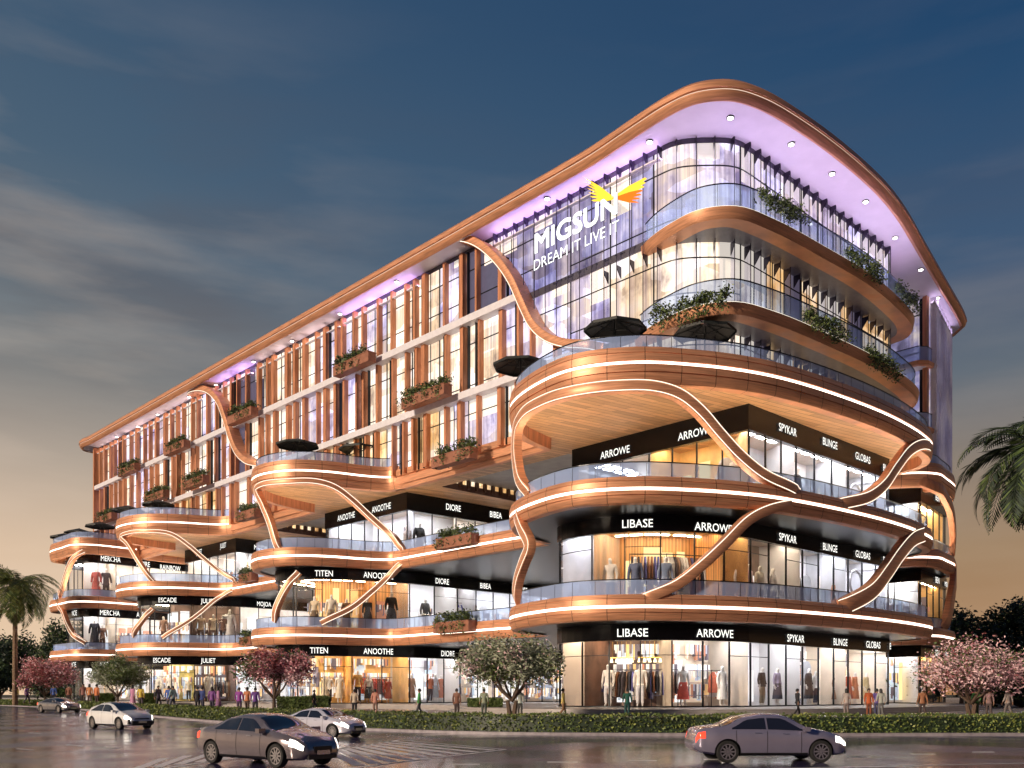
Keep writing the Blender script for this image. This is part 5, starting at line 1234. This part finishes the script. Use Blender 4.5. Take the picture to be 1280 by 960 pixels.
    sa,sb=S['side']; mid=(sa+sb)/2-.05
    def tfr(k,a,c): return (a,c-(c-a)*.75*max(0,1-k*2.2))
    def tff(k,a,c): return (a,c-(c-a)*.85*max(0,(k-.45)/.55))
    patch('side_window',glass_car,sa,mid-.03,5.12,5.93,.010,mir=(1,-1),tf=tfr); patch('side_window',glass_car,mid+.03,sb,5.12,5.93,.010,mir=(1,-1),tf=tff)
    # seams, sills, handles
    for x in (mid,S['side'][1]-.12,sa+.12): patch('door_seam',blackpl,x-.008,x+.008,1.2,5.0,.004,nx=1,ns=8,mir=(1,-1))
    patch('sill',blackpl,-1.0,1.0,.3,1.2,.006,mir=(1,-1))
    for x in (mid-.28,mid+.55): patch('door_handle',rim_m if roofmat is None else paint,x-.1,x+.1,4.15,4.32,.03,nx=2,ns=1,mir=(1,-1))
    patch('headlight',hl_m,1.86,2.22,3.3,5.2,.01,mir=(1,-1)); patch('tail_light',tl_m,x0+.03,x0+.28,3.4,5.1,.01,mir=(1,-1))
    g=MB(); 
    if grille=='bar':
        g.box((2.285,0,.50),(.05,.62,.17)); g.box((2.27,0,.30),(.06,1.0,.12))
    else: g.box((2.26,0,.36),(.1,1.15,.24)); g.box((2.28,0,.60),(.05,.8,.05)); g.box((2.06,.60,.44),(.3,.25,.26)); g.box((2.06,-.60,.44),(.3,.25,.26))
    g.build('grille',blackpl,t)
    g=MB(); g.box((2.315,0,.42),(.02,.46,.11)); g.build('number_plate',rim_m,t)
    for s in(1,-1):
        g=MB(); g.box((S['wsf'][1]-.22,s*.98,.99),(.16,.22,.13)); g.tube([(S['wsf'][1]-.22,s*.84,.95),(S['wsf'][1]-.22,s*.93,.96)],.03,6); g.build('mirror',paint,t)
    for wx in(-1.38,1.40):
        for s in(1,-1):
            g=MB(); yo=s*.885; 
            for (ya,r) in ((-.22,.30),(-.21,.325),(-.02,.33),(0,.31),(0.0,.235),(-.03,.225)): pass
            prof=[(.22,.22),(.22,.30),(.20,.325),(.03,.33),(0,.31),(.0,.24),(.03,.228)]
            rows=[[(wx+r*math.cos(2*PI*j/28),yo-s*d,.33+r*math.sin(2*PI*j/28)) for j in range(28)] for d,r in prof]; g.grid([list(r) for r in rows],closed=True)
            wo=g.build('wheel',tyre_m,t,auto=40); g=MB()
            for k in range(10):
                a=2*PI*k/10; e=Vector((math.cos(a),0,math.sin(a))); f=Vector((-math.sin(a),0,math.cos(a))); c=Vector((wx,yo-s*.02,.33))
                g.quad(c+e*.04+f*.03,c+e*.04-f*.03,c+e*.228-f*.018,c+e*.228+f*.018)
            g.grid([[(wx+r*math.cos(2*PI*j/28),yo-s*.015,.33+r*math.sin(2*PI*j/28)) for j in range(28)] for r in(.205,.238)],closed=True)
            g.poly([(wx+.05*math.cos(2*PI*j/12),yo-s*.01,.33+.05*math.sin(2*PI*j/12)) for j in range(12)]); g.build('rim',rim_m,wo)
            g=MB(); g.poly([(wx+.225*math.cos(2*PI*j/20),yo-s*.07,.33+.225*math.sin(2*PI*j/20)) for j in range(20)]); g.build('brake_disc',blackpl,wo)
    return t
def carpaint(n,c,r=.18,m=.62): return mat(n,c,r,m,.04,(3,3,3),coat=.9)
def place(px,py): Y=EYE*F/(py-HZ); return ((px-CX)/F*Y,Y,0)
make_car(SEDAN,carpaint('paint_silver_violet',(.38,.35,.47)),'silver-grey sedan driving right, on the right side of the road',place(956,951),math.radians(3),1.02)
make_car(SEDAN,carpaint('paint_bronze_grey',(.27,.23,.25)),'bronze-grey sedan in front, cut by the bottom edge of the photo',place(334,955),math.radians(-36),1.04)
make_car(SEDAN,carpaint('paint_pearl',(.62,.62,.74),.2,.3),'pearl white sedan beside the hatched road marking',place(404,921),math.radians(-32),.98)
make_car(HATCH,carpaint('paint_white',(.78,.79,.82),.2,.1),'white hatchback with a black roof and slanted headlights',place(150,911),math.radians(-38),1.08,roofmat=glass_car,grille='wide')
make_car(SPORT,carpaint('paint_gunmetal',(.26,.25,.27)),'gunmetal low sports sedan nearest the hedge at left',place(74,891),math.radians(-35),1.3)
# ================================================================ SKY, SUN, CAMERA
w=bpy.data.worlds.new('World'); scene.world=w; w.use_nodes=True; nt=w.node_tree; nt.nodes.clear(); L=nt.links
out=nt.nodes.new('ShaderNodeOutputWorld'); bg=nt.nodes.new('ShaderNodeBackground'); tc=nt.nodes.new('ShaderNodeTexCoord'); sep=nt.nodes.new('ShaderNodeSeparateXYZ'); L.new(tc.outputs['Generated'],sep.inputs[0])
sky=nt.nodes.new('ShaderNodeTexSky'); sky.sky_type='NISHITA'; sky.sun_disc=False; sky.sun_elevation=math.radians(16); sky.sun_rotation=math.radians(232)
def ramp(stops):
    r=nt.nodes.new('ShaderNodeValToRGB'); e=r.color_ramp.elements
    while len(e)<len(stops): e.new(.5)
    for q,(p,c) in zip(e,stops): q.position=p; q.color=(*lin(*c),1)
    L.new(sep.outputs['Z'],r.inputs['Fac']); return r.outputs['Color']
left=ramp([(0,(236,202,166)),(.14,(218,190,162)),(.22,(182,166,150)),(.30,(134,134,132)),(.38,(98,110,120)),(.47,(74,96,116)),(.60,(58,84,110)),(.9,(36,58,88))])
right=ramp([(0,(172,124,82)),(.14,(158,128,96)),(.22,(138,124,110)),(.30,(98,108,118)),(.38,(64,88,116)),(.48,(42,76,110)),(.58,(24,62,100)),(.9,(16,42,78))])
mr=nt.nodes.new('ShaderNodeMapRange'); mr.inputs['From Min'].default_value=-.42; mr.inputs['From Max'].default_value=.40; L.new(sep.outputs['X'],mr.inputs['Value'])
def mixc(a,b,f,mode='MIX'):
    m=nt.nodes.new('ShaderNodeMix'); m.data_type='RGBA'; m.blend_type=mode
    if isinstance(f,(int,float)): m.inputs['Factor'].default_value=f
    else: L.new(f,m.inputs['Factor'])
    if isinstance(a,tuple): m.inputs['A'].default_value=a
    else: L.new(a,m.inputs['A'])
    if isinstance(b,tuple): m.inputs['B'].default_value=b
    else: L.new(b,m.inputs['B'])
    return m.outputs['Result']
base=mixc(left,right,mr.outputs[0])
# clouds: bands stretched along the horizon, darker undersides and a few lit edges, thicker on the left
mp=nt.nodes.new('ShaderNodeMapping'); mp.inputs['Scale'].default_value=(1.3,1.3,5.0); mp.inputs['Location'].default_value=(.7,.2,.35); L.new(tc.outputs['Generated'],mp.inputs[0])
cn=nt.nodes.new('ShaderNodeTexNoise'); cn.inputs['Scale'].default_value=1.7; cn.inputs['Detail'].default_value=8; cn.inputs['Roughness'].default_value=.55; cn.inputs['Distortion'].default_value=.4; L.new(mp.outputs[0],cn.inputs['Vector'])
cr1=nt.nodes.new('ShaderNodeValToRGB'); cr1.color_ramp.elements[0].position=.42; cr1.color_ramp.elements[1].position=.66; L.new(cn.outputs['Fac'],cr1.inputs['Fac'])
def mth(op,a,b):
    m=nt.nodes.new('ShaderNodeMath'); m.operation=op; m.use_clamp=True
    for i,x in enumerate((a,b)):
        if isinstance(x,(int,float)): m.inputs[i].default_value=x
        else: L.new(x,m.inputs[i])
    return m.outputs[0]
lefty=nt.nodes.new('ShaderNodeMapRange'); lefty.inputs['From Min'].default_value=-.10; lefty.inputs['From Max'].default_value=-.42; lefty.inputs['To Min'].default_value=.28; lefty.inputs['To Max'].default_value=1; L.new(sep.outputs['X'],lefty.inputs['Value'])
hgt=nt.nodes.new('ShaderNodeMapRange'); hgt.inputs['From Min'].default_value=.62; hgt.inputs['From Max'].default_value=.42; L.new(sep.outputs['Z'],hgt.inputs['Value'])
lowf=nt.nodes.new('ShaderNodeMapRange'); lowf.inputs['From Min'].default_value=.20; lowf.inputs['From Max'].default_value=.36; L.new(sep.outputs['Z'],lowf.inputs['Value'])
fac=mth('MULTIPLY',lowf.outputs[0],1.0)
fac=mth('MULTIPLY',fac,mth('MULTIPLY',mth('MULTIPLY',cr1.outputs['Color'],lefty.outputs[0]),mth('MULTIPLY',hgt.outputs[0],.68)))
c1=mixc(base,(*lin(92,80,80),1),fac)
mp2=nt.nodes.new('ShaderNodeMapping'); mp2.inputs['Scale'].default_value=(2.2,2.2,11); mp2.inputs['Location'].default_value=(3.1,1.2,.8); L.new(tc.outputs['Generated'],mp2.inputs[0])
cn2=nt.nodes.new('ShaderNodeTexNoise'); cn2.inputs['Scale'].default_value=1.6; cn2.inputs['Detail'].default_value=7; L.new(mp2.outputs[0],cn2.inputs['Vector'])
cr2=nt.nodes.new('ShaderNodeValToRGB'); cr2.color_ramp.elements[0].position=.50; cr2.color_ramp.elements[1].position=.80; L.new(cn2.outputs['Fac'],cr2.inputs['Fac'])
c2=mixc(c1,(*lin(235,212,190),1),mth('MULTIPLY',mth('MULTIPLY',cr2.outputs['Color'],.30),mth('MULTIPLY',hgt.outputs[0],lefty.outputs[0])))
# the physical sky adds its own daylight remnant on top
sk=mixc((0,0,0,1),sky.outputs[0],.003)
c3=mixc(c2,sk,1.0,'ADD')
beh=nt.nodes.new('ShaderNodeMapRange'); beh.inputs['From Min'].default_value=.15; beh.inputs['From Max'].default_value=-.35; beh.inputs['To Min'].default_value=0; beh.inputs['To Max'].default_value=.75; L.new(sep.outputs['Y'],beh.inputs['Value'])
c3=mixc(c3,(*lin(22,34,66),1),beh.outputs[0])
L.new(c3,bg.inputs[0]); bg.inputs[1].default_value=1.0; L.new(bg.outputs[0],out.inputs[0])
sd=bpy.data.lights.new('sun','SUN'); sd.energy=3.9; sd.angle=math.radians(4); sd.color=(1,.80,.60)
so_=bpy.data.objects.new('sun',sd); COL.objects.link(so_)
az=math.radians(232); el=math.radians(16)   # compass azimuth of the sun, clockwise from +Y
dirv=Vector((math.sin(az)*math.cos(el),math.cos(az)*math.cos(el),math.sin(el)))
so_.rotation_euler=dirv.to_track_quat('Z','Y').to_euler()
cam=bpy.data.cameras.new('camera'); cam.sensor_width=36; cam.lens=36*F/1280; cam.shift_y=(HZ-480)/1280; cam.clip_end=6000; cam.clip_start=.2
co=bpy.data.objects.new('camera',cam); COL.objects.link(co); co.location=(0,0,EYE); co.rotation_euler=(PI/2,0,0); scene.camera=co
vs=scene.view_settings; vs.view_transform='Standard'; vs.look='None'; vs.exposure=0; vs.gamma=1
scene.render.resolution_x=1024; scene.render.resolution_y=768
